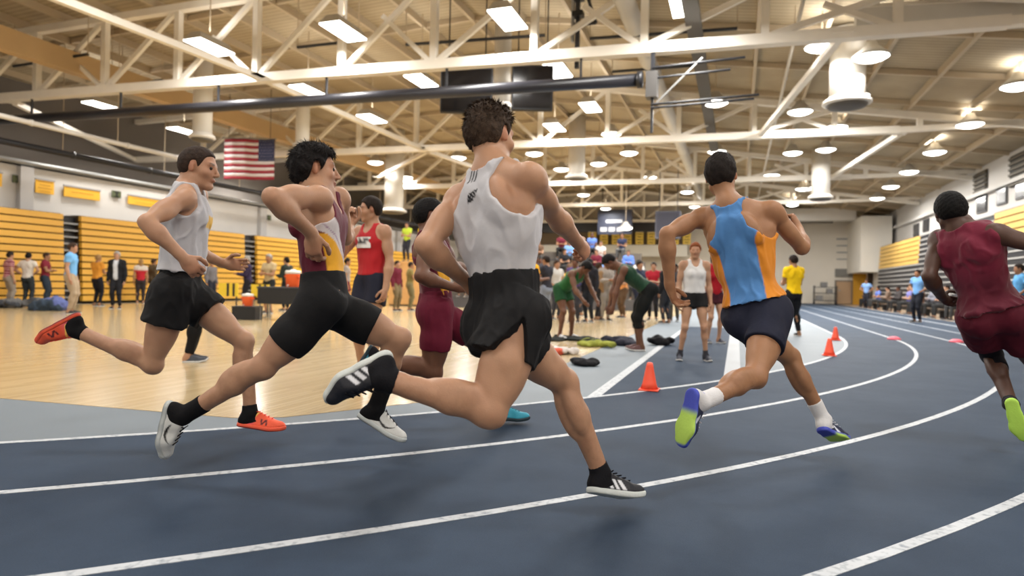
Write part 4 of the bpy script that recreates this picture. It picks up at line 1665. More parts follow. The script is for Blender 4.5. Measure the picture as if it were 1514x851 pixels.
def trousers(B, root, org, h, col, frac=.93, off=.016, waist=.12, seed=5, name='trousers', wr=.005):
    base = B.torso[:4]
    pr = base + sum([B.thigh[s_] + B.shank[s_][:4] for s_ in 'LR'], [])
    F = field_for(pr, h, off + .02)
    F.f[:] = .2
    for p in pr:
        F.add(p, off)
    P = grid_pts(F)
    r, fw, t = B.tc(P)
    f = np.maximum(F.f, t - waist)
    for sd in 'LR':
        kn, an = B.J['kn' + sd], B.J['an' + sd]
        L = np.linalg.norm(an - kn)
        sk = unit(an - kn)
        d = P - kn
        near = np.linalg.norm(d - np.clip(d @ sk, 0, L + .1)[..., None] * sk, axis=-1) < .11
        f = np.where(near & (d @ sk > 0), np.maximum(f, d @ sk - L * frac), f)
    F.f = f.astype(np.float32)
    return cloth_mesh(name, F, org, root, col, vc_mat('cotton_mat', rough=.85, spec=.2, bump=.3, bscale=30, noise=.06), wr=wr, seed=seed)


def tube_part(B, root, org, h, prims, fn, col, off, name, m='knit_mat'):
    F = field_for(prims, h, off)
    F.f[:] = .2
    for p in prims:
        F.add(p, off)
    P = grid_pts(F)
    F.f = np.maximum(F.f, fn(P)).astype(np.float32)
    return cloth_mesh(name, F, org, root, col, vc_mat(m, rough=.9, spec=.15, bump=.3, bscale=120, noise=.05))


def sock(B, root, org, h, sd, height, col):
    an, kn = B.J['an' + sd], B.J['kn' + sd]
    sk = unit(an - kn)
    fx, rr, fz = B.legax[sd]
    return tube_part(B, root, org, h, B.shank[sd][1:] + B.foot[sd], lambda P: np.maximum(((an - sk * height) - P) @ sk, (P - an - fx * .06) @ fx), col, .004, 'sock')


def shoe(B, root, org, h, sd, colf, solec, lacec=None, simple=False, thick=.026):
    q = -1 if sd == 'L' else 1
    g = B.H / 1.8
    fx, rr, fz = B.legax[sd]
    an = B.J['an' + sd]
    M = np.stack([fx, rr, fz])          # local -> world rows
    o = an - fz * .085 * g

    def d2(X, Y):
        d = None
        for (a, b) in (((-.030, 0, .033), (.045, .004 * q, .034)), ((.045, .004 * q, .034), (.118, .0, .046)), ((.118, 0, .046), (.178, -.010 * q, .033))):
            dx, dy = b[0] - a[0], b[1] - a[1]
            t = np.clip(((X - a[0]) * dx + (Y - a[1]) * dy) / (dx * dx + dy * dy), 0, 1)
            e = np.sqrt((X - a[0] - t * dx) ** 2 + (Y - a[1] - t * dy) ** 2) - (a[2] + (b[2] - a[2]) * t)
            d = e if d is None else smin(d, e, .02)
        return d
    hs = h
    F = Field((-.085, -.07, -.02), (.235, .07, .125), hs)
    X, Y, Z = F.all()
    Zt = Z - .020 * np.clip((X - .10) / .11, 0, 2) ** 2
    e = d2(X, Y)
    H = np.interp(F.ax[0], [-.07, -.045, -.02, .02, .05, .09, .14, .18, .215], [.088, .098, .090, .094, .098, .084, .066, .055, .040])[:, None, None]
    up = smax(e + .004 + np.clip(Zt - .03, 0, 1) * np.interp(F.ax[0], [-.05, .02, .08, .2], [.08, .18, .34, .38])[:, None, None], Zt - H, .022)
    up = np.maximum(up, thick * .75 - Zt)
    F.f = np.broadcast_to(up, F.f.shape).astype(np.float32).copy()
    V, Q = F.mesh()
    cols = colf(V[:, 0], V[:, 1] * q, V[:, 2]) if callable(colf) else np.tile(colf, (len(V), 1))
    sh = np_mesh('shoe', (V * g) @ M + o - org, Q, vc_mat('shoe_mat', rough=.6, spec=.4, bump=.25, bscale=90, noise=.05), root, np.clip(cols, 0, 1))
    F2 = Field((-.085, -.07, -.02), (.235, .07, .07), hs)
    X, Y, Z = F2.all()
    Zt = Z - .020 * np.clip((X - .10) / .11, 0, 2) ** 2
    F2.f = np.broadcast_to(smax(d2(X, Y) - .002, np.abs(Zt - thick / 2) - thick / 2, .010), F2.f.shape).astype(np.float32).copy()
    V, Q = F2.mesh()
    cols = solec(V[:, 0], V[:, 1] * q, V[:, 2]) if callable(solec) else np.tile(solec, (len(V), 1))
    np_mesh('sole', (V * g) @ M + o - org, Q, vc_mat('shoe_mat'), sh, np.clip(cols, 0, 1))
    if lacec is not None and not simple:
        pr = []
        for i in range(4):
            x = .055 + .022 * i
            zz = np.interp(x, [.05, .09, .14], [.099, .088, .070])
            pr.append(cone((x, -.022, zz - .004), (x + .008, .022, zz - .003), .0035, .0035, .002))
        pr += [cone((.05, 0, .101), (.045, -.03, .103), .003, .003, .001), cone((.05, 0, .101), (.04, .03, .102), .003, .003, .001)]
        Fl = field_for(pr, .003)
        V, Q = Fl.mesh()
        np_mesh('lace', (V * g) @ M + o - org, Q, vc_mat('knit_mat', rough=.9, spec=.15, bump=.3, bscale=120, noise=.05), sh, np.tile(lacec, (len(V), 1)))
    return sh


def eyes(B, root, org):
    for x in (-.031, .031):
        c = B.hp_(x, .0775, -.004)
        k = MB()
        prof = [(.0004, -.0118), (.006, -.0102), (.0102, -.006), (.0118, 0), (.0102, .006), (.006, .0102), (.0004, .0118)]
        k.lathe(prof, (0, 0, 0), 10)
        V = np.array(k.v)
        o = k.build('eye', mat('eye_mat', (.035, .022, .015), rough=.15), root, True)
        o.location = Vector(c - org)


# ------------------------------------------------------------------ poses
def solve(parent, px, L, s):
    """point on the pixel's ray at distance L from parent; s: +1 far, -1 near, or ('d', metres) depth step"""
    r = ray(*px)
    if isinstance(s, tuple):
        dep = (parent - CAMP) @ _F + s[1]
        return CAMP + r * dep
    rn = np.linalg.norm(r)
    u = r / rn
    t0 = (parent - CAMP) @ u
    c = CAMP + u * t0
    e = L * L - ((c - parent) @ (c - parent))
    return c + u * (s * math.sqrt(max(e, 0)))


def cdir(deg, up=0.0):
    """horizontal direction: 0 = image right, 90 = away from the camera"""
    a = math.radians(deg)
    v = _R0 * math.cos(a) + _F * math.sin(a)
    return unit(v + np.array([0, 0, up]))


def pose_px(H, d, P, N, C, ph, pc, pf, arms, legs, lean=1, hup=None, shift=None):
    """joints from image points of a runner; ph/pf facing of hips and face in degrees"""
    J = {}
    J['P'] = at(P[0], P[1], d)
    J['N'] = solve(J['P'], N, .315 * H, lean)
    a = unit(J['N'] - J['P'])
    J['C'] = solve(J['N'], C, .085 * H, ('d', .02) if lean == 1 else lean)
    fh = cdir(ph)
    J['rp'] = np.cross(fh, (0, 0, 1.0))
    fc = cdir(pc)
    rc = np.cross(fc, (0, 0, 1.0))
    g = H / 1.8
    for sd, q in (('L', -1), ('R', 1)):
        A = arms[sd]
        s0 = J['N'] - a * .075 * g
        if A[0] is None:
            J['sh' + sd] = s0 + orth(rc, a) * q * .172 * g
        else:
            J['sh' + sd] = solve(s0, A[0][0], .178 * g, A[0][1])
        J['el' + sd] = solve(J['sh' + sd], A[1][0], .172 * H, A[1][1])
        J['wr' + sd] = solve(J['el' + sd], A[2][0], .148 * H, A[2][1])
        J['hd' + sd] = solve(J['wr' + sd], A[3][0], .09 * g, A[3][1])
        if len(A) > 4:
            for k, v in A[4].items():
                J[k + sd] = v
        Lg = legs[sd]
        J['hip' + sd] = J['P'] + orth(J['rp'], a) * q * .088 * g - a * .01
        J['kn' + sd] = solve(J['hip' + sd], Lg[0][0], .245 * H, Lg[0][1])
        J['an' + sd] = solve(J['kn' + sd], Lg[1][0], .240 * H, Lg[1][1])
        J['to' + sd] = solve(J['an' + sd], Lg[2][0], .222 * g, Lg[2][1])
        if len(Lg) > 3:
            J['ro' + sd] = Lg[3]
    J['hf'] = cdir(*pf) if isinstance(pf, tuple) else cdir(pf)
    J['hu'] = unit(hup if hup is not None else unit(J['C'] - J['N']) * .35 + np.array([0, 0, 1.0]))
    return J


def report(nm, J, H):
    out = []
    for a, b, L in (('P', 'N', .315), ('shR', 'elR', .172), ('elR', 'wrR', .148), ('shL', 'elL', .172), ('elL', 'wrL', .148), ('hipR', 'knR', .245), ('knR', 'anR', .24), ('hipL', 'knL', .245), ('knL', 'anL', .24)):
        out.append('%s-%s %.2f' % (a, b, np.linalg.norm(J[a] - J[b]) / (L * H)))
    print('POSE', nm, ' '.join(out), 'z: anL %.2f anR %.2f P %.2f C %.2f dep anL %.2f anR %.2f' % (J['anL'][2], J['anR'][2], J['P'][2], J['C'][2], (J['anL'] - CAMP) @ _F, (J['anR'] - CAMP) @ _F))


def stand(base, face, H=1.75, arms='down', bend=0.0, spread=.10, look=None, step=0.0, sit=False):
    """canonical joints of a standing, bending or sitting person at ground point base, facing the direction face"""
    z = np.array([0, 0, 1.0])
    f = unit(face)
    r = np.cross(f, z)
    g = H / 1.8
    b = np.asarray(base, float)
    J = {}
    J['rp'] = r
    if sit:
        P = b + z * .50
    else:
        P = b + z * (.525 * H - .02 * abs(bend)) - f * .22 * math.sin(bend) * .6
    J['P'] = P
    a = z * math.cos(bend) + f * math.sin(bend)
    J['N'] = P + a * .315 * H
    hd = z * math.cos(bend * 1.15) + f * math.sin(bend * 1.15)
    J['C'] = J['N'] + hd * .078 * H + f * .035 * math.cos(bend)
    J['hu'] = unit(hd + f * .1)
    lk = unit(look) if look is not None else f
    J['hf'] = unit(lk - z * .6 * math.sin(bend))
    for sd, q in (('L', -1), ('R', 1)):
        sh = J['N'] - a * .07 * g + r * q * .172 * g
        J['sh' + sd] = sh
        st = arms if isinstance(arms, str) else arms[sd]
        dn = -z
        if st == 'down':
            u = unit(dn + r * q * .16 - f * .05); w = unit(dn + f * .25 + r * q * .05)
        elif st == 'hips':
            u = unit(dn * .8 + r * q * .6 - f * .25); w = unit(dn * .6 - r * q * .8 + f * .45)
        elif st == 'cross':
            u = unit(dn + f * .35 + r * q * .2); w = unit(-r * q * .9 + f * .5 + z * .1)
        elif st == 'front':
            u = unit(dn + f * .25 + r * q * .1); w = unit(f * .9 - r * q * .45 + z * .1)
        elif st == 'face':
            u = unit(dn * .8 + f * .6 + r * q * .15); w = unit(z * .95 + f * .15 - r * q * .4)
        elif st == 'reach':
            u = unit(dn + f * .35); w = unit(dn + f * .2)
        elif st == 'knees':
            u = unit(dn + f * .45 + r * q * .15); w = unit(dn * .8 + f * .7 - r * q * .15)
        J['el' + sd] = sh + u * .172 * H
        J['wr' + sd] = J['el' + sd] + w * .148 * H
        J['hd' + sd] = J['wr' + sd] + unit(w + f * .05) * .09 * g
        J['cu' + sd] = .45
        hp = P + r * q * .088 * g - a * .01
        J['hip' + sd] = hp
        if sit:
            kn = hp + f * .245 * H + r * q * .05
            an = np.array([kn[0], kn[1], 0]) + z * (b[2] + .085 * g) + f * .02
        else:
            an = b + r * q * (spread * g) + z * .085 * g + f * q * step
            dv = an - hp
            dl = np.linalg.norm(dv)
            l1, l2 = .245 * H, .240 * H
            dl = min(dl, (l1 + l2) * .999)
            ca = (l1 * l1 + dl * dl - l2 * l2) / (2 * l1 * dl)
            ca = min(1, ca)
            du = unit(dv)
            kn = hp + du * l1 * ca + orth(f, du) * l1 * math.sqrt(max(0, 1 - ca * ca))
        J['kn' + sd], J['an' + sd] = kn, an
        J['to' + sd] = an + (f * .215 + r * q * .04 - z * .055) * g
    return J


# ------------------------------------------------------------------ the six runners
BLACK, WHITE = S(24, 24, 27), S(205, 205, 208)
NAVY, MAROON, GOLD = S(22, 27, 44), S(92, 22, 42), S(222, 158, 40)
HH = .0074


def runner(label, J, H, skin, bulk=1.0, legs=1.0):
    B = Body(J, H, bulk, legs)
    org = np.array([J['P'][0], J['P'][1], 0.0])
    root = empty('person', org)
    tag(root, label, 'person', 'runners racing around the bend')
    return B, root, org


def const(c):
    return lambda x, y, z: np.tile(c, (len(x), 1))


def three_stripes(base, stripe):
    def f(x, y, z):
        c = np.tile(base, (len(x), 1))
        for i in range(3):
            xc = .030 + .028 * i - (z - .045) * .45
            m = (1 - ss(np.abs(x - xc), .0065, .0095)) * ss(z, .026, .030) * (1 - ss(z, .066, .070)) * ss(np.abs(y), .014, .020)
            c = mixc(c, stripe, m)
        return c
    return f


# --- runner C: nearest, white racerback, black split shorts
J = pose_px(1.84, 2.45, (748, 468), (729, 243), (725, 200), 40, 52, (52, .02),
            {'L': [((683, 292), 1), ((629, 362), -1), ((686, 412), 1), ((706, 432), ('d', .05)), dict(cu=.8)],
             'R': [((782, 262), -1), ((819, 316), 1), ((854, 358), 1), ((866, 372), ('d', .05)), dict(cu=1.0)]},
            {'L': [((834, 566), ('d', .24)), ((889, 700), ('d', .02)), ((957, 733), ('d', .06))],
             'R': [((722, 606), ('d', -.10)), ((566, 560), ('d', -.05)), ((461, 596), ('d', .02)), .6]}, lean=('d', .06))
report('C', J, 1.84)
J['flR'] = np.array([0, 0, 0.0]) + cdir(180) * .03
B, root, org = runner('runner in white racerback singlet and black split shorts, nearest the camera', J, 1.84, 'fair', 1.02, 1.04)
body_mesh(B, root, 'fair', .0066, org, hairc=S(62, 48, 38), seed=1)
hair_mesh(B, root, S(58, 46, 37), .0048, org, .009, .005, 'mop', 11, 3600, .028, .85)


def c_shirt(r, fw, t, V):
    c = np.tile(S(184, 184, 189), (len(V), 1))
    tn = t / B.L
    bk = 1 - ss(fw, -.02, .0)
    # three dark bars on the left strap
    for i in range(3):
        rc_ = -.034 + .0165 * i
        c = mixc(c, S(28, 28, 32), bk * (1 - ss(np.abs(r - rc_ - (tn - .93) * .10), .0026, .005)) * ss(tn, .86, .87) * (1 - ss(tn, .955, .965)))
    # small dark wing shaped emblem between the shoulder blades
    x, y = (r + .004) / .026, (tn - .765) * B.L / .020
    for k, (dx, dy, ln) in enumerate(((0, .75, .95), (-.1, .25, 1.0), (-.2, -.25, .8), (-.45, -.75, .45))):
        yy = y - dy - .45 * (x - dx)
        c = mixc(c, S(24, 24, 28), bk * (1 - ss(np.abs(yy), .13, .24)) * (1 - ss(np.abs(x - dx), ln * .8, ln)))
    # binding along the neck
    e = np.sqrt((r / (.058 * B.m)) ** 2 + ((tn - 1.03) * B.L / .05) ** 2)
    c = mixc(c, S(205, 170, 160), (1 - ss(np.abs(e - 1.0), .05, .12)) * bk * .5)
    return c


singlet(B, root, org, .0058, c_shirt, off=.011, hem=.14, wr=.008, blouse=.012, bc=.48, seed=21)
shorts(B, root, org, .0062, S(20, 20, 22), frac=.47, off=.009, woff=.013, flare=.030, waist=.165, slit={'R': (.55, .15, .65), 'L': (0, .10, .6)}, wr=.006, seed=23)
for sd in 'LR':
    sock(B, root, org, .0055, sd, .045, S(22, 22, 26))
    shoe(B, root, org, .0038, sd, three_stripes(S(20, 22, 32), S(210, 212, 218)), S(190, 196, 194), S(24, 24, 30))
eyes(B, root, org)

# --- runner A: leftmost, white singlet, orange shoes
J = pose_px(1.84, 3.68, (264, 428), (280, 272), (294, 247), 12, 14, (3, .0),
            {'L': [((292, 288), 1), ((279, 366), 1), ((330, 390), 1), ((352, 391), ('d', .02)), dict(cu=.35)],
             'R': [((275, 292), -1), ((216, 328), -1), ((270, 380), ('d', .05)), ((287, 398), ('d', .02)), dict(cu=.75)]},
            {'L': [((360, 505), ('d', .04)), ((371, 610), ('d', -.02)), ((430, 635), ('d', .01))],
             'R': [((225, 537), ('d', .02)), ((112, 489), ('d', -.02)), ((31, 511), ('d', -.02))]}, lean=('d', .02))
report('A', J, 1.84)
B, root, org = runner('runner in white singlet and black shorts with orange shoes, leftmost of the pack', J, 1.84, 'fair', .96, 1.0)
body_mesh(B, root, 'fair', HH, org, hairc=S(52, 38, 30), seed=2)
hair_mesh(B, root, S(48, 36, 29), .006, org, .006, .002, 'buzz', 12, 1200, .009)


def a_shirt(r, fw, t, V):
    c = np.tile(S(184, 184, 189), (len(V), 1))
    tn = t / B.L
    m = ss(fw, .06, .08) * (1 - ss(np.abs(tn - .66), .05, .07)) * (1 - ss(np.abs(r), .06, .08))
    return mixc(c, S(214, 170, 70), m)


singlet(B, root, org, .0072, a_shirt, off=.012, hem=.10, wr=.012, blouse=.012, seed=31, style='tank', hflare=.016)
shorts(B, root, org, .007, S(20, 20, 22), frac=.44, off=.008, flare=.034, waist=.125, wr=.006, seed=33)


def a_shoe(x, y, z):
    c = np.tile(S(236, 92, 60), (len(x), 1))
    c = mixc(c, S(226, 90, 110), 1 - ss(x, .0, .05))
    pt = (np.sin(x * 420) * np.sin(z * 380 + x * 200) > .1) * (1 - ss(x, -.01, .02))
    c = mixc(c, S(104, 60, 140), pt * .85)
    lz = (1 - ss(np.abs(x - .02 - .6 * (z - .05)), .003, .006)) * ss(z, .03, .035)
    c = mixc(c, S(238, 200, 96), lz)
    # dark letter-like mark on the side
    sidem = ss(np.abs(y), .018, .022) * ss(z, .032, .035) * (1 - ss(z, .062, .065))
    for xc, sl in ((.075, -.25), (.105, -.25)):
        c = mixc(c, S(90, 34, 40), sidem * (1 - ss(np.abs(x - xc - sl * (z - .048)), .0035, .006)))
    c = mixc(c, S(90, 34, 40), sidem * (1 - ss(np.abs(x - .09 - .75 * (.048 - z) * -1), .004, .007)) * (1 - ss(np.abs(x - .09), .014, .018)))
    return c


for sd in 'LR':
    sock(B, root, org, .0065, sd, .05, S(22, 22, 24))
    shoe(B, root, org, .0048, sd, a_shoe, lambda x, y, z: mixc(np.tile(S(230, 90, 60), (len(x), 1)), S(120, 40, 44), 1 - ss(z, .004, .014)), S(220, 70, 60))
eyes(B, root, org)

# --- runner B: maroon, white and gold singlet, black half tights
J = pose_px(1.83, 3.12, (479, 446), (468, 280), (466, 250), 18, 22, (22, .0),
            {'L': [((500, 292), 1), ((510, 352), 1), ((516, 335), 1), ((518, 322), ('d', .03)), dict(cu=1.0)],
             'R': [((474, 293), -1), ((402, 291), -1), ((462, 345), 1), ((463, 371), ('d', .02)), dict(cu=.55)]},
            {'L': [((589, 502), ('d', .06)), ((557, 604), ('d', .04)), ((604, 655), ('d', .02))],
             'R': [((389, 541), ('d', -.02)), ((270, 616), ('d', .04)), ((236, 690), ('d', .0))]}, lean=('d', .03))
report('B', J, 1.83)
B, root, org = runner('dark haired runner in maroon, white and gold singlet, black half tights and white shoes', J, 1.83, 'fair', 1.0, 1.04)
body_mesh(B, root, 'fair', HH, org, hairc=S(24, 20, 20), seed=3)
hair_mesh(B, root, S(24, 21, 21), .005, org, .016, .008, 'mop', 13, 3400, .036, .3)


def team(white=True):
    def f(r, fw, t, V):
        tn = t / B.L
        c = np.tile(MAROON, (len(V), 1))
        s_ = .13 * np.arctan2(fw, np.abs(r) + 1e-4)
        w0 = np.interp(tn, [.30, .37, .43, .5, .55, .61, .70, .76], [.19, .16, .125, .085, .05, -.012, -.035, -.04])
        w1 = np.interp(tn, [.25, .43, .61, .70, .8], [.24, .17, .115, .08, .05])
        g0 = np.interp(tn, [.2, .37, .45, .55], [.032, .030, .024, .0])
        wb = ss(s_, w0 - .003, w0 + .003) * (1 - ss(s_, w1 - .003, w1 + .003))
        c = mixc(c, S(206, 200, 202), wb)
        gb = ss(s_, g0 - .003, g0 + .003) * (1 - ss(s_, w0 - .003, w0 + .003)) * (1 - ss(tn, .55, .57))
        c = mixc(c, S(224, 164, 44), gb)
        # thin violet line inside the white band
        c = mixc(c, S(140, 100, 140), (1 - ss(np.abs(s_ - .55 * w0 - .45 * w1), .003, .006)) * wb * (1 - ss(tn, .6, .66)) * .7)
        c = mixc(c, S(110, 32, 58), (1 - ss(t, .10, .115)) * (1 - gb) * .7)
        return c
    return f


singlet(B, root, org, .0066, team(), off=.006, hem=.10, wr=.003, blouse=.0, seed=41)


def b_tights(r, fw, t, V):
    c = np.tile(S(17, 17, 19), (len(V), 1))
    kn, hp = B.J['knL'], B.J['hipL']
    d = kn - hp
    tt = ((V - hp) @ d) / (d @ d)
    return c


shorts(B, root, org, .008, b_tights, frac=.66, off=.013, waist=.14, wr=.0012, seed=43, name='half_tights', m='tights_mat')


def b_shoe(x, y, z):
    c = np.tile(S(200, 202, 200), (len(x), 1))
    c = mixc(c, S(150, 155, 158), 1 - ss(x, -.04, -.01))
    xc = .07 + .0 * z
    cur = z - (.036 + 5.0 * np.clip(.085 - x, -.05, .2) ** 2 * 1.4 + .30 * np.clip(x - .085, 0, .1))
    m = (1 - ss(np.abs(cur), .0035 * np.clip(1.2 - np.abs(x - .07) / .06, .05, 1.2), .0065 * np.clip(1.2 - np.abs(x - .07) / .06, .05, 1.2) + .001)) * ss(x, .03, .04) * (1 - ss(x, .12, .13)) * ss(np.abs(y), .012, .018)
    return mixc(c, S(25, 25, 27), m)


for sd in 'LR':
    sock(B, root, org, .0062, sd, .13, S(20, 20, 22))
    shoe(B, root, org, .0046, sd, b_shoe, lambda x, y, z: mixc(np.tile(S(178, 184, 184), (len(x), 1)), S(120, 126, 128), 1 - ss(z, .002, .012)), S(26, 26, 28))
eyes(B, root, org)

# --- runner D: maroon and gold, mostly hidden behind C
J = pose_px(1.76, 4.35, (645, 456), (636, 341), (636, 319), 15, 15, (10, -.05),
            {'L': [((650, 352), 1), ((672, 395), 1), ((694, 398), 1), ((712, 392), ('d', .02)), dict(cu=1.0)],
             'R': [((636, 354), -1), ((622, 408), -1), ((668, 424), 1), ((686, 424), ('d', .02)), dict(cu=1.0)]},
            {'L': [((724, 514), ('d', .03)), ((741, 603), ('d', .02)), ((772, 613), ('d', .02))],
             'R': [((640, 549), ('d', .0)), ((556, 530), ('d', -.02)), ((530, 555), ('d', -.02))]}, lean=('d', .02))
report('D', J, 1.76)
B, root, org = runner('dark skinned runner in maroon shorts and gold paneled singlet, behind the nearest runner', J, 1.76, 'brown', 1.03, 1.08)
body_mesh(B, root, 'brown', .0095, org, hairc=S(14, 12, 12), seed=4)
hair_mesh(B, root, S(15, 13, 13), .005, org, .014, .003, 'buzz', 14, 700, .010)
singlet(B, root, org, .007, team(), off=.008, hem=.08, wr=.004, blouse=.006, seed=51)
shorts(B, root, org, .008, S(98, 22, 44), frac=.66, off=.012, waist=.115, wr=.003, seed=53, name='half_tights', m='tights_mat')
for sd in 'LR':
    sock(B, root, org, .006, sd, .05, S(30, 30, 34))
    shoe(B, root, org, .006, sd, lambda x, y, z: mixc(np.tile(S(48, 150, 176), (len(x), 1)), S(30, 100, 130), 1 - ss(x, -.02, .04)), S(30, 50, 60), S(40, 130, 150))

# --- runner E: light blue singlet with orange sides, navy half tights
J = pose_px(1.80, 3.48, (1118, 462), (1078, 298), (1066, 258), 58, 66, (66, .0),
            {'L': [((1040, 320), 1), ((986, 345), -1), ((990, 424), ('d', .05)), ((998, 446), ('d', .03)), dict(cu=.55)],
             'R': [((1140, 311), -1), ((1186, 366), 1), ((1180, 338), 1), ((1172, 318), ('d', .03)), dict(cu=1.0)]},
            {'L': [((1168, 528), 1), ((1218, 620), ('d', .0)), ((1251, 650), ('d', .08))],
             'R': [((1116, 556), -1), ((1036, 596), ('d', -.22)), ((1008, 668), ('d', -.04))]}, lean=('d', .06))
report('E', J, 1.80)
B, root, org = runner('runner in light blue singlet with orange sides and navy half tights', J, 1.80, 'tan', 1.0, 1.0)
body_mesh(B, root, 'tan', HH, org, hairc=S(28, 22, 20), seed=5)
hair_mesh(B, root, S(30, 25, 23), .005, org, .011, .004, 'short', 15, 2200, .016)


def e_shirt(r, fw, t, V):
    tn = t / B.L
    c = np.tile(S(74, 124, 180), (len(V), 1))
    w = np.interp(tn, [0, .2, .4, .6, .75], [.095, .088, .090, .100, .16])
    m = ss(np.abs(r), w, w + .006) * (1 - ss(tn, .72, .75))
    return mixc(c, S(204, 128, 34), m)


singlet(B, root, org, .0068, e_shirt, off=.010, hem=.06, wr=.009, blouse=.008, seed=61, hflare=.022)
shorts(B, root, org, .008, S(26, 29, 46), frac=.55, off=.008, waist=.10, wr=.002, seed=63, name='half_tights', m='tights_mat', flare=.008)


def e_sole(x, y, z):
    c = np.tile(S(66, 78, 178), (len(x), 1))
    return mixc(c, S(178, 214, 96), ss(x, .02, .06) * (1 - ss(z, .012, .018)))


def e_shoe(x, y, z):
    c = np.tile(S(28, 34, 62), (len(x), 1))
    c = mixc(c, S(70, 84, 190), 1 - ss(x, -.03, .01))
    return mixc(c, S(200, 206, 220), (1 - ss(np.abs(x - .07 + .5 * (z - .04)), .010, .014)) * ss(np.abs(y), .015, .02) * (1 - ss(z, .06, .066)))


for sd in 'LR':
    sock(B, root, org, .0062, sd, .115, S(208, 208, 210))
    shoe(B, root, org, .0046, sd, e_shoe, e_sole, S(200, 200, 210))

# --- runner F: maroon, cut by the right edge
J = pose_px(1.82, 4.0, (1466, 462), (1421, 332), (1405, 312), 62, 68, (70, -.05),
            {'L': [((1389, 352), 1), ((1374, 408), -1), ((1392, 438), 1), ((1404, 446), ('d', .05)), dict(cu=.8)],
             'R': [((1470, 344), -1), ((1530, 362), ('d', -.10)), ((1548, 330), ('d', .12)), ((1550, 318), ('d', .03)), dict(cu=1.0)]},
            {'L': [((1466, 524), 1), ((1495, 598), -1), ((1510, 642), ('d', -.04))],
             'R': [((1538, 548), ('d', .14)), ((1540, 640), ('d', .02)), ((1566, 652), ('d', .06))]}, lean=('d', .05))
report('F', J, 1.82)
B, root, org = runner('dark skinned runner in all maroon kit with green shoes, cut by the right edge', J, 1.82, 'dark', 1.05, 1.0)
body_mesh(B, root, 'dark', .0092, org, hairc=S(10, 9, 9), seed=6)
hair_mesh(B, root, S(12, 11, 11), .005, org, .012, .003, 'buzz', 16, 700, .010)


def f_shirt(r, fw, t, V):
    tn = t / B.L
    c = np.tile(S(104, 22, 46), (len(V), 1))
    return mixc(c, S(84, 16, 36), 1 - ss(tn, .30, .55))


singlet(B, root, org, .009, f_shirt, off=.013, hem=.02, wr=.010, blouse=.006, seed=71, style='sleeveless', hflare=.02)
shorts(B, root, org, .008, S(78, 14, 32), frac=.60, off=.008, waist=.07, wr=.003, seed=73, name='half_tights', m='tights_mat', flare=.012)
kn, an = J['knL'], J['anL']
sk = unit(an - kn)
tube_part(B, root, org, .009, B.shank['L'][:4] + B.thigh['L'], lambda P: np.maximum((P - kn - sk * .15) @ sk, (kn - sk * .03 - P) @ sk), S(24, 24, 30), .005, 'knee_sleeve')
for sd in 'LR':
    sock(B, root, org, .006, sd, .04, S(30, 30, 34))
    shoe(B, root, org, .006, sd, lambda x, y, z: mixc(np.tile(S(128, 206, 130), (len(x), 1)), S(210, 235, 215), (1 - ss(np.abs(np.sin(x * 110 + z * 60)), .2, .35)) * ss(z, .03, .04)), S(176, 220, 90), S(225, 240, 225))


# ------------------------------------------------------------------ people standing, bending and sitting around the hall
HAIRC = {'black': S(20, 18, 18), 'brown': S(58, 42, 32), 'dark': S(36, 28, 24), 'grey': S(150, 146, 140), 'blond': S(150, 118, 78), 'ginger': S(120, 66, 36)}


def hz_y(x):
    return AY + .0205 * (x - AX)


def base_from_top(x, yt, H):
    d = (H - CAM_H) * FPX / (hz_y(x) - yt)
    q = at(x, hz_y(x), d)
    if q[0] < -20.6:
        q = CAMP + (q - CAMP) * (-20.6 / q[0])
    return np.array([q[0], q[1], 0.0])


def person(label, base, deg, H, skin, hair, top, bottom, arms='down', bend=0.0, h=.027, female=False, look=None, sit=False, shoes=S(36, 36, 40),
           fingers=False, group='people around the track', spread=.10, step=0.0, bulk=1.0, z=0.0, socks=None):
    f = cdir(deg)
    b = np.array([base[0], base[1], z])
    J = stand(b, f, H, arms, bend, spread, None if look is None else cdir(look), step, sit)
    B = Body(J, H, bulk, 1.0 if not female else .92, fingers=fingers, female=female)
    root = empty('person', b)
    tag(root, label, 'person', group)
    sd_ = int(abs(base[0] * 37 + base[1] * 91)) % 9999
    body_mesh(B, root, skin, h, b, brow=h < .014, hairc=HAIRC[hair[1]], seed=sd_)
    hair_mesh(B, root, HAIRC[hair[1]], min(h, .013), b, .014, .003, hair[0], sd_, 0)
    kind, col = top[0], top[1]
    if kind == 'tee':
        tee(B, root, b, h, col, seed=sd_, wr=.006, name='shirt')
    elif kind == 'jacket':
        tee(B, root, b, h, col, off=.022, hem=-.08, seed=sd_, wr=.007, long=True, name='jacket')
    elif kind == 'singlet':
        singlet(B, root, b, h, col, off=max(.010, h * .6), hem=.06, seed=sd_, style=top[2] if len(top) > 2 else 'tank', hflare=.012, wr=.004)
    kb, cb = bottom[0], bottom[1]
    if kb == 'trousers':
        trousers(B, root, b, h, cb, seed=sd_, frac=bottom[2] if len(bottom) > 2 else .93, name='trousers' if len(bottom) < 3 else 'shorts')
    else:
        shorts(B, root, b, h, cb, frac=bottom[2] if len(bottom) > 2 else .5, off=.012, flare=.02, waist=.10, seed=sd_)
    for s_ in 'LR':
        if socks is not None:
            sock(B, root, b, h * .7, s_, .08, socks)
        shoe(B, root, b, max(.007, min(.015, h * .6)), s_, shoes, S(190, 190, 188) if shoes.mean() < .3 else S(90, 90, 92), None, True)
    return B, root, b


K = lambda *c: S(*c)
# people of the middle ground
def chest_bib(r, fw, t, V):
    c = np.tile(S(176, 30, 38), (len(V), 1))
    return c


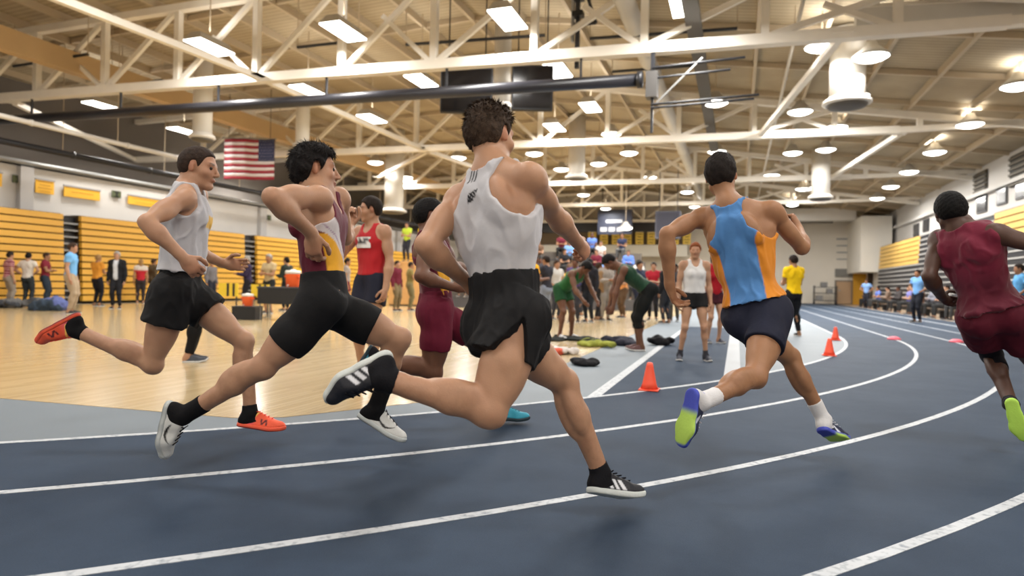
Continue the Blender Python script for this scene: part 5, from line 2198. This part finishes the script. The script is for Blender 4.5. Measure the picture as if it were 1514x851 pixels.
b0 = base_from_top(549, 287, 1.86)
B, root, b = person('man in red singlet with white number bib holding his hand to his face', b0, 238, 1.86, 'fair', ('short', 'dark'), ('singlet', S(172, 28, 36), 'tank'), ('shorts', S(28, 30, 44), .5),
                    arms={'L': 'down', 'R': 'face'}, h=.012, fingers=True, look=200)
# paper number bib following the chest
P0 = B.J['P'] + B.a * B.L * .66
pts = []
for i in range(7):
    for j in range(5):
        rr_, tt_ = (-.095 + .19 * i / 6), (-.055 + .11 * j / 4)
        pts.append(P0 + B.rc * rr_ + B.a * tt_ + B.fc * (.142 - 2.4 * rr_ * rr_))
pts = np.array(pts)
q = [(i * 5 + j, (i + 1) * 5 + j, (i + 1) * 5 + j + 1, i * 5 + j + 1) for i in range(6) for j in range(4)]
V2 = np.concatenate([pts, pts - B.fc * .004])
q2 = q + [tuple(v + 35 for v in x[::-1]) for x in q]
cc = np.tile(S(222, 220, 218), (70, 1))
for k in (8, 13, 12, 17, 22, 23, 27):
    cc[k] = S(60, 60, 66)
np_mesh('number_bib', V2 - b, np.array(q2), vc_mat('jersey_mat'), root, cc)

person('young woman in white tank top and black shorts standing on the blue runway', gz(1024, 533), 265, 1.62, 'fair', ('long', 'ginger'), ('singlet', S(206, 206, 206), 'tank'), ('shorts', S(22, 22, 24), .32),
       arms='down', h=.013, female=True, fingers=True, spread=.19, shoes=S(40, 44, 58), look=255, socks=S(60, 60, 66))
person('woman in red top standing behind the young woman in white', gz(1054, 507), 280, 1.66, 'fair', ('long', 'brown'), ('tee', S(150, 24, 34)), ('shorts', S(60, 20, 30), .4),
       arms='hips', h=.013, female=True, shoes=S(50, 54, 70), spread=.12)
person('man in yellow shirt and black trousers seen from behind, beside the straight', gz(1172, 497), 100, 1.76, 'tan', ('short', 'dark'), ('tee', S(236, 196, 24)), ('trousers', S(24, 26, 30)),
       arms='front', h=.013, spread=.15)
person('athlete in dark green jersey and long black shorts bending over', gz(946, 518), 180, 1.82, 'brown', ('buzz', 'black'), ('singlet', S(28, 62, 42), 'sleeveless'), ('trousers', S(22, 24, 24), .40),
       arms='reach', bend=.92, h=.013, fingers=True, spread=.10, shoes=S(90, 60, 60))
person('athlete in bright green jersey bending with hands on knees', gz(836, 501), 310, 1.78, 'brown', ('buzz', 'black'), ('singlet', S(30, 92, 46), 'tank'), ('shorts', S(26, 70, 40), .55),
       arms='knees', bend=.95, h=.013, spread=.15, shoes=S(200, 200, 200))
person('person in black tracksuit standing hidden behind the leftmost runner', gz(279, 535), 20, 1.72, 'fair', ('short', 'dark'), ('tee', S(30, 30, 34)), ('trousers', S(20, 20, 22)),
       arms='down', h=.014, shoes=S(60, 64, 72), spread=.07)

# the left crowd
L_ = [
    ('spectator in maroon striped shirt and khaki trousers, first from the left edge', 13, 382, 1.68, 60, 'fair', ('short', 'dark'), ('tee', lambda r, f, t, V: mixc(np.tile(S(120, 40, 66), (len(V), 1)), S(190, 150, 150), (np.sin(t * 90) > .3) * 1.0)), ('trousers', S(140, 130, 118)), 'down'),
    ('spectator in white shirt and dark trousers near the left edge', 41, 383, 1.68, 100, 'fair', ('short', 'black'), ('tee', S(204, 198, 188)), ('trousers', S(46, 52, 56)), 'hips'),
    ('spectator in maroon shirt beside the man in light blue', 67, 377, 1.72, 20, 'tan', ('short', 'brown'), ('tee', S(122, 40, 54)), ('trousers', S(44, 54, 66)), 'cross'),
    ('man in light blue shirt and khaki trousers standing at the dark aisle', 105, 357, 1.84, 15, 'fair', ('short', 'brown'), ('tee', S(110, 166, 214)), ('trousers', S(164, 146, 122)), 'down'),
    ('spectator in orange shirt and black trousers left of the man in the suit', 144, 375, 1.70, 80, 'tan', ('short', 'blond'), ('tee', S(206, 140, 52)), ('trousers', S(28, 28, 34)), 'front'),
    ('man in open dark suit over pale grey shirt', 173, 370, 1.76, 280, 'fair', ('short', 'grey'), ('jacket', lambda r, f, t, V: mixc(np.tile(S(26, 27, 30), (len(V), 1)), S(196, 200, 206), ss(f, .04, .06) * (1 - ss(np.abs(r), .05, .07)))), ('trousers', S(30, 31, 36)), 'down'),
    ('spectator in red and white top behind the leftmost runner', 208, 385, 1.66, 120, 'fair', ('long', 'blond'), ('tee', lambda r, f, t, V: mixc(np.tile(S(178, 40, 52), (len(V), 1)), S(206, 196, 186), ss(t, .34, .36))), ('trousers', S(54, 50, 54)), 'down'),
    ('spectator in brown coat close to the shorts of the leftmost runner', 226, 384, 1.70, 60, 'tan', ('short', 'brown'), ('jacket', S(84, 72, 54)), ('trousers', S(44, 44, 48)), 'down'),
    ('person in dark purple jacket and grey cap by the drink coolers', 366, 377, 1.76, 200, 'tan', ('cap', 'grey'), ('jacket', S(48, 40, 66)), ('trousers', S(34, 34, 40)), 'front'),
    ('man in khaki shirt and black shorts beside the drink coolers', 398, 374, 1.74, 250, 'tan', ('short', 'grey'), ('tee', S(176, 158, 122)), ('shorts', S(30, 32, 32), .75), 'cross'),
    ('person in dark green jacket behind the orange cooler', 424, 379, 1.72, 160, 'fair', ('short', 'black'), ('jacket', S(42, 50, 46)), ('trousers', S(30, 32, 36)), 'front'),
    ('person in yellow shirt just left of the black half tights', 446, 384, 1.68, 260, 'tan', ('short', 'dark'), ('tee', S(226, 184, 50)), ('trousers', S(30, 30, 34)), 'front'),
    ('spectator in grey hoodie by the second dark aisle', 312, 384, 1.70, 330, 'fair', ('short', 'brown'), ('jacket', S(110, 108, 112)), ('trousers', S(40, 42, 52)), 'down'),
]
for lab, x, yt, H, deg, skin, hair, top, bot, arms in L_:
    person(lab, base_from_top(x, yt, H), deg, H, skin, hair, top, bot, arms, group='crowd along the left bleachers')

# far middle crowd, standing
M_ = [
    ('person in orange shirt standing right of the nearest runner waist', 788, 373, 1.74, 20, 'brown', ('short', 'black'), ('tee', S(226, 166, 40)), ('shorts', S(34, 34, 40), .7), 'front'),
    ('person in dark shirt and pale blue jeans beyond the court', 808, 376, 1.74, 140, 'tan', ('short', 'dark'), ('tee', S(44, 44, 52)), ('trousers', S(128, 138, 156)), 'cross'),
    ('person in black jacket just right of the green bending athlete', 872, 381, 1.74, 230, 'fair', ('short', 'black'), ('jacket', S(36, 36, 42)), ('trousers', S(38, 40, 46)), 'down'),
    ('person in pale grey sweatsuit standing on the court', 895, 382, 1.78, 290, 'tan', ('short', 'brown'), ('jacket', S(150, 142, 134)), ('trousers', S(140, 134, 128)), 'front'),
    ('person in orange vest behind the dark green athlete', 922, 390, 1.70, 200, 'fair', ('short', 'blond'), ('tee', S(206, 142, 84)), ('trousers', S(90, 70, 52)), 'front'),
    ('person in red shirt and black trousers behind the dark green athlete', 966, 386, 1.76, 250, 'fair', ('short', 'dark'), ('tee', S(160, 34, 48)), ('trousers', S(36, 36, 42)), 'front'),
    ('person in black coat between the red shirt and the light blue runner', 986, 385, 1.72, 120, 'tan', ('short', 'black'), ('jacket', S(30, 30, 34)), ('trousers', S(44, 46, 52)), 'down'),
    ('person in dark blue jacket far back beside the orange shirt', 768, 380, 1.72, 60, 'fair', ('short', 'brown'), ('jacket', S(48, 54, 74)), ('trousers', S(52, 50, 50)), 'down'),
    ('person in maroon jacket far back behind the man in red', 586, 384, 1.74, 330, 'fair', ('short', 'dark'), ('jacket', S(96, 30, 46)), ('trousers', S(110, 96, 70)), 'down'),
    ('person in olive shirt standing before the wooden stage', 606, 386, 1.72, 20, 'tan', ('short', 'dark'), ('tee', S(128, 116, 70)), ('trousers', S(112, 104, 74)), 'cross'),
    ('person in maroon shorts and grey shirt far behind the man in red', 512, 380, 1.74, 10, 'tan', ('short', 'black'), ('tee', S(150, 140, 134)), ('shorts', S(96, 28, 44), .6), 'down'),
    ('person in purple shirt far back beside the bright green athlete', 850, 380, 1.74, 250, 'brown', ('short', 'black'), ('tee', S(86, 70, 120)), ('trousers', S(52, 52, 58)), 'front'),
    ('person in white shirt far back left of the bright green athlete', 822, 383, 1.74, 300, 'fair', ('short', 'brown'), ('tee', S(200, 198, 194)), ('trousers', S(60, 62, 70)), 'hips'),
    ('person in tan jacket far back between the two bending athletes', 884, 386, 1.70, 20, 'tan', ('long', 'brown'), ('jacket', S(140, 112, 82)), ('trousers', S(48, 46, 50)), 'down'),
    ('person in navy tracksuit far back left of the red shirt', 944, 384, 1.74, 310, 'fair', ('short', 'dark'), ('jacket', S(38, 44, 66)), ('trousers', S(36, 40, 56)), 'front'),
    ('person in charcoal shirt far back just left of the young woman in white', 998, 388, 1.72, 240, 'brown', ('short', 'black'), ('tee', S(66, 64, 68)), ('trousers', S(80, 76, 70)), 'front'),
    ('person in blue hoodie far back above the clothes heaps', 860, 390, 1.70, 160, 'tan', ('short', 'dark'), ('jacket', S(70, 96, 160)), ('trousers', S(46, 46, 52)), 'down'),
]
for lab, x, yt, H, deg, skin, hair, top, bot, arms in M_:
    person(lab, base_from_top(x, yt, H), deg, H, skin, hair, top, bot, arms, group='crowd standing beyond the court')

# a low stage with two people, and a small stand of seated spectators
q0, q1 = at(574, 402, 27.0), at(648, 402, 27.0)
stg = empty('stage', Vector((q0[0], q0[1], 0)), math.atan2(_R0[1], _R0[0]))
tag(stg, 'tan wooden stage far back between the man in red and the maroon runner', 'stage')
wS = (q1 - q0) @ _R0
zS = at(610, 386, 27.0)[2]
MB().box(0, wS, 0, 2.0, zS - .12, zS).build('deck', mat('stage_tan', sc(196, 148, 88), .5, noise=.08, scale=3), stg)
for k in range(4):
    MB().box(wS * k / 4 + .01, wS * (k + 1) / 4 - .01, .02, .08, .06, zS - .12).build('front_panel', mat('stage_tan', sc(196, 148, 88)), stg)
MB().box(.05, wS - .05, .1, 1.95, 0, zS - .12).build('frame', M_DARK, stg)
for lab, x, col, deg in (('person in lime vest standing on the wooden stage', 601, S(190, 214, 70), 250), ('person in yellow vest standing on the wooden stage', 625, S(232, 188, 36), 290)):
    q_ = at(x, 386, 28.0)
    person(lab, q_, deg, 1.74, 'fair', ('short', 'dark'), ('tee', col), ('trousers', S(48, 48, 56)), 'front', z=zS, group='people on the stage')

so_ = at(664, 460, 26.5) * np.array([1, 1, 0])
ST = empty('spectator_stand', Vector(so_), math.atan2(_R0[1], _R0[0]))
tag(ST, 'dark stepped spectator stand beyond the court behind the nearest runner', 'stand')
stw, RISE = 8.6, .44
for k in range(5):
    MB().box(0, stw, k * .85, k * .85 + .85, 0, RISE * (k + 1)).build('step', mat('stand_grey', sc(70, 68, 70), .7), ST)
    MB().box(0, stw, k * .85 + .34, k * .85 + .66, RISE * (k + 1), RISE * (k + 1) + .36).build('bench', mat('stand_bench', sc(96, 88, 80), .6), ST)
rg_ = random.Random(4)
seat_cols = [('light blue', S(120, 160, 214)), ('dark grey', S(58, 58, 64)), ('blue', S(92, 124, 196)), ('black', S(30, 30, 34)), ('lavender', S(150, 146, 196)), ('white', S(206, 204, 200)),
             ('brown', S(104, 80, 62)), ('navy', S(40, 46, 70)), ('maroon', S(104, 34, 50)), ('yellow', S(214, 168, 50)), ('charcoal', S(44, 44, 48))]
rows_ = ['lowest', 'second', 'third', 'fourth', 'top']
cols_ = ['leftmost', 'second from left', 'third from left', 'third from right', 'second from right', 'rightmost']
ci = 0
for k in range(5):
    for j in range(6):
        ci += 1
        if (ci * 7) % 11 == 3:
            continue
        xx = .6 + 1.42 * j + .3 * (k % 2)
        pos = so_ + _R0 * xx + _F * (k * .85 + .50)
        cn, cv = seat_cols[(ci * 5) % len(seat_cols)]
        person('spectator in %s top, %s on the %s bench of the stand' % (cn, cols_[j], rows_[k]), pos, -90 + rg_.uniform(-25, 25), 1.74, rg_.choice(['fair', 'tan', 'brown']),
               ('short', rg_.choice(['dark', 'brown', 'black'])), (rg_.choice(['tee', 'jacket']), cv), ('trousers', S(*[rg_.choice((38, 60, 84))] * 3)), rg_.choice(['front', 'cross']), sit=True, z=RISE * (k + 1),
               h=.034, group='spectators seated on the stand')

# people along the right straight
bn = empty('bench', (7.75, 35.0, 0))
tag(bn, 'long low dark bench along the right straight', 'bench')
MB().box(-.2, .2, -11, 11, .32, .37).build('seat', mat('bench_brown', sc(96, 78, 60), .6), bn)
for y in np.arange(-10.6, 11, 2.65):
    MB().box(-.16, .16, y - .03, y + .03, 0, .32).build('leg', M_DARK, bn)
R_ = [(24.0, 'tan', ('tee', S(96, 160, 210)), 'athlete in light blue top seated on the near end of the long bench'),
      (26.0, 'brown', ('jacket', S(110, 84, 140)), 'athlete in purple jacket second on the long bench'),
      (27.6, 'dark', ('jacket', S(60, 56, 60)), 'athlete in dark jacket third on the long bench'),
      (29.2, 'fair', ('tee', S(198, 198, 200)), 'athlete in white shirt on the long bench'),
      (31.0, 'brown', ('jacket', S(120, 122, 132)), 'athlete in slate jacket on the long bench'),
      (33.0, 'tan', ('jacket', S(120, 90, 74)), 'athlete in brown jacket on the long bench'),
      (35.0, 'fair', ('tee', S(120, 120, 180)), 'athlete in lavender shirt on the long bench'),
      (37.2, 'brown', ('jacket', S(70, 66, 66)), 'athlete in charcoal jacket on the long bench'),
      (39.6, 'fair', ('jacket', S(130, 110, 96)), 'athlete in beige jacket on the long bench'),
      (42.2, 'tan', ('tee', S(96, 118, 190)), 'athlete in blue shirt near the far end of the long bench'),
      (45.0, 'dark', ('jacket', S(84, 80, 78)), 'athlete in dark grey jacket at the far end of the long bench')]
for y, skin, top, lab in R_:
    person(lab, (7.72, y, 0), 180 + math.degrees(-TH) + rg_.uniform(-20, 20), 1.76, skin, ('short', rg_.choice(['dark', 'black'])), top, ('trousers', S(*[rg_.choice((34, 46, 60))] * 3)),
           rg_.choice(['front', 'cross']), sit=True, h=.026, group='athletes on the bench along the right straight')
for lab, x, yt, H, deg, top, bot in (('man in light blue shirt and black trousers standing before the right bleachers', 1357, 397, 1.78, 200, ('tee', S(112, 160, 212)), ('trousers', S(28, 30, 38))),
                                     ('official in pale blue shirt standing near the yellow doorway', 1281, 412, 1.76, 230, ('tee', S(126, 160, 208)), ('trousers', S(36, 36, 44))),
                                     ('person in blue shirt partly hidden behind the maroon runner at the right edge', 1508, 388, 1.74, 160, ('tee', S(92, 156, 206)), ('trousers', S(40, 40, 50)))):
    person(lab, base_from_top(x, yt, H), deg, H, 'tan', ('short', 'dark'), top, bot, 'hips', group='people along the right straight', h=.02)


# ------------------------------------------------------------------ small things on the floor
def cone_thing(label, px, hgt):
    q_ = gz(*px)
    rt = empty('traffic_cone', Vector((q_[0], q_[1], .0065)))
    tag(rt, label, 'cone', 'orange cones by the track')
    m = mat('cone_orange', sc(240, 84, 54), .45)
    k = hgt / .24
    MB().box(-.085 * k, .085 * k, -.085 * k, .085 * k, 0, .012 * k).build('base', m, rt, bevel=.004)
    MB().lathe([(.078 * k, .012 * k), (.060 * k, .06 * k), (.030 * k, .21 * k), (.024 * k, .236 * k), (.014 * k, .24 * k)], n=20).build('body', m, rt, True)


cone_thing('orange cone at the inner lane line right of the nearest runner', (960, 577), .26)
cone_thing('nearer orange cone on the grey apron by the bend', (1226, 526), .26)
cone_thing('farther orange cone on the grey apron by the bend', (1235, 503), .26)
for lab, px in (('pink disc marker on the lane line left of the maroon runner', (1322, 502)), ('pink disc marker on the lane line nearest the maroon runner', (1414, 506))):
    q_ = gz(*px)
    rt = MB().lathe([(.13, 0), (.12, .02), (.07, .055), (.04, .06)], n=18).build('disc_marker', mat('marker_pink', sc(232, 92, 112), .5), None, True)
    rt.location = Vector((q_[0], q_[1], .0065))
    tag(rt, lab, 'marker', 'pink disc markers')


def heap(label, px, sx, sy, sz, col, seed, cat='clothes', name='clothes_heap'):
    q_ = gz(*px)
    rg = np.random.default_rng(seed)
    pr = []
    for i in range(9):
        c = np.array([rg.normal() * sx * .4, rg.normal() * sy * .4, sz * rg.uniform(.2, .5)])
        an = rg.uniform(0, 3.14)
        A = np.array([[math.cos(an), math.sin(an), 0], [-math.sin(an), math.cos(an), 0], [0, 0, 1]])
        pr.append(ell(c, A, np.array([sx * rg.uniform(.3, .6), sy * rg.uniform(.3, .6), sz * rg.uniform(.25, .45)]), .02))
    F = field_for(pr, .02)
    P = grid_pts(F)
    F.f = np.maximum(F.f + .026 * fbm(P.reshape(-1, 3), 38, seed).reshape(F.f.shape), -P[..., 2]).astype(np.float32)
    V, Q = F.mesh()
    N = vnormals(V, Q)
    n = fbm(V, 9, seed + 3)
    cols = mixc(np.tile(col[0], (len(V), 1)), col[1], ss(n, -.05, .1) * 1.0)
    o = np_mesh(name, V, Q, vc_mat('cotton_mat'), None, np.clip(cols, 0, 1))
    o.location = Vector((q_[0], q_[1], .005))
    o.rotation_euler = (0, 0, TH)
    tag(o, label, cat, 'clothes and bags dropped by the court')


heap('black jacket dropped on the grey apron nearest the track', (862, 540), .26, .18, .10, (S(26, 26, 30), S(40, 40, 46)), 1)
heap('white and red clothes heap beside the black jacket', (824, 524), .24, .20, .13, (S(206, 200, 196), S(196, 90, 70)), 2)
heap('lime and black clothes heap at the court edge', (876, 512), .30, .22, .14, (S(150, 156, 70), S(36, 38, 36)), 3)
heap('navy clothes heap between the bending athletes', (918, 510), .34, .22, .16, (S(30, 32, 44), S(48, 48, 58)), 4)
heap('black bag heap right of the dark green athlete', (978, 510), .22, .20, .18, (S(24, 24, 28), S(34, 34, 40)), 5)
heap('black mat under the feet of the bright green athlete', (846, 503), .50, .30, .07, (S(28, 32, 30), S(40, 44, 40)), 6)
heap('dark blue bags on the floor beside the maroon shirt spectator', (72, 459), .7, .4, .45, (S(52, 64, 78), S(90, 100, 150)), 7)
heap('dark bags on the floor at the far left edge', (26, 455), .6, .4, .4, (S(60, 62, 66), S(96, 96, 96)), 8)


def cooler(label, x, y0, y1, d):
    a_, c_ = at(x, y0, d), at(x, y1, d)
    hgt = a_[2] - c_[2]
    rt = empty('drink_cooler', Vector(c_))
    tag(rt, label, 'cooler', 'orange drink coolers')
    r_ = hgt * .42
    MB().lathe([(r_ * .86, 0), (r_ * .9, hgt * .03), (r_, hgt * .72), (r_ * 1.02, hgt * .74)], n=24).build('tub', mat('cooler_orange', sc(236, 96, 40), .45), rt, True)
    MB().lathe([(r_ * 1.04, hgt * .74), (r_ * 1.06, hgt * .86), (r_ * .95, hgt * .93), (r_ * .35, hgt * .95), (r_ * .3, hgt)], n=24).build('lid', mat('cooler_white', sc(216, 214, 206), .45), rt, True)
    t_ = MB()
    t_.tube((0, -r_ * .95, hgt * .1), (0, -r_ * 1.15, hgt * .1), hgt * .035, n=10).tube((0, -r_ * 1.12, hgt * .12), (0, -r_ * 1.12, hgt * .02), hgt * .025, n=10)
    t_.build('tap', mat('cooler_white', sc(216, 214, 206)), rt)
    for s_ in (-1, 1):
        MB().bar((s_ * r_ * 1.0, -.06, hgt * .6), (s_ * r_ * 1.1, 0, hgt * .6), .05, .04).bar((s_ * r_ * 1.1, 0, hgt * .6), (s_ * r_ * 1.0, .06, hgt * .6), .05, .04).build('handle', mat('cooler_orange', sc(236, 96, 40)), rt)
    return c_


c1 = cooler('orange drink cooler with white lid standing on the dark table', 433, 398, 424, 16.0)
d2_ = 16.6
zfl = CAM_H / (d2_) * 0
q_ = at(366, 440, d2_)
tb = empty('table', Vector((c1[0], c1[1], 0)), math.atan2(_R0[1], _R0[0]))
tag(tb, 'dark folding table under the orange drink cooler', 'table')
MB().box(-.75, 1.1, -.38, .38, c1[2] - .05, c1[2]).build('tabletop', mat('table_dark', sc(48, 48, 50), .5), tb, bevel=.01)
MB().box(-.72, 1.07, -.39, -.37, c1[2] - .42, c1[2] - .05).build('table_skirt', M_BLACK, tb)
for x in (-.68, 1.03):
    for y in (-.32, .32):
        MB().tube((x, y, 0), (x, y, c1[2] - .05), .02, n=8).build('leg', M_GALV, tb)


def crate(label, x0, y0, x1, y1, d, z0=None, dark=True):
    a_, c_ = at(x0, y0, d), at(x1, y1, d)
    w, hgt = (c_ - a_) @ _R0, a_[2] - c_[2]
    mid = (a_ + c_) / 2
    rt = empty('barrier_board', Vector((mid[0], mid[1], 0)), math.atan2(_R0[1], _R0[0]))
    tag(rt, label, 'barrier', 'yellow and black barrier boards')
    zb = c_[2]
    MB().box(-w / 2, w / 2, -.02, .02, zb, zb + hgt).build('board', mat('board_yellow', sc(222, 190, 46), .5), rt)
    for k in range(2):
        MB().box(-w / 2 + w * (.42 + .3 * k), -w / 2 + w * (.54 + .3 * k), -.024, .024, zb + .002, zb + hgt - .002).build('stripe', M_BLACK, rt)
    for s_ in (-1, 1):
        MB().bar((s_ * w * .42, 0, 0), (s_ * w * .42, 0, zb + .1), .03, .03).build('leg', M_DARK, rt)
        MB().bar((s_ * w * .42, -.25, .015), (s_ * w * .42, .25, .015), .03, .03).build('foot', M_DARK, rt)


crate('yellow and black barrier board left of the lower cooler', 324, 418, 352, 438, 16.4)
crate('yellow and black barrier board right of the lower cooler', 372, 420, 398, 438, 16.8)
crate('yellow and black barrier board right of the dark table', 446, 424, 474, 440, 17.0)
bx_ = at(366, 449, 16.0)
c2 = cooler('orange drink cooler with white lid on a black crate', 366, 433, 452, 15.6)
ck = empty('crate', Vector((c2[0], c2[1], 0)), math.atan2(_R0[1], _R0[0]))
tag(ck, 'black crate under the lower orange drink cooler', 'crate')
MB().box(-.28, .28, -.24, .24, 0, c2[2] - .03).build('box', M_BLACK, ck, bevel=.01)
MB().box(-.29, .29, -.25, .25, c2[2] - .03, c2[2]).build('lid', M_DARK, ck, bevel=.008)
# equipment cart at the end of the straight
q_ = gz(1217, 449)
ct = empty('equipment_cart', Vector((q_[0], min(q_[1], 54.0), 0)))
tag(ct, 'black equipment cart at the far end of the straight', 'cart')
for z in (.25, .8, 1.25):
    MB().box(-.8, .8, -.4, .4, z, z + .05).build('shelf', M_DARK, ct)
for x in (-.76, .76):
    for y in (-.36, .36):
        MB().tube((x, y, .1), (x, y, 1.4), .03, n=6).build('post', M_DARK, ct)
        MB().tube((x - .03, y, .09), (x + .03, y, .09), .09, n=10).build('wheel', M_BLACK, ct)
for x, z, s_ in ((-.4, .3, .45), (.3, .85, .4), (-.1, 1.3, .45)):
    MB().box(x - s_ / 2, x + s_ / 2, -.3, .3, z, z + s_ * .8).build('case', mat('case_grey', sc(120, 118, 116), .6), ct, bevel=.02)
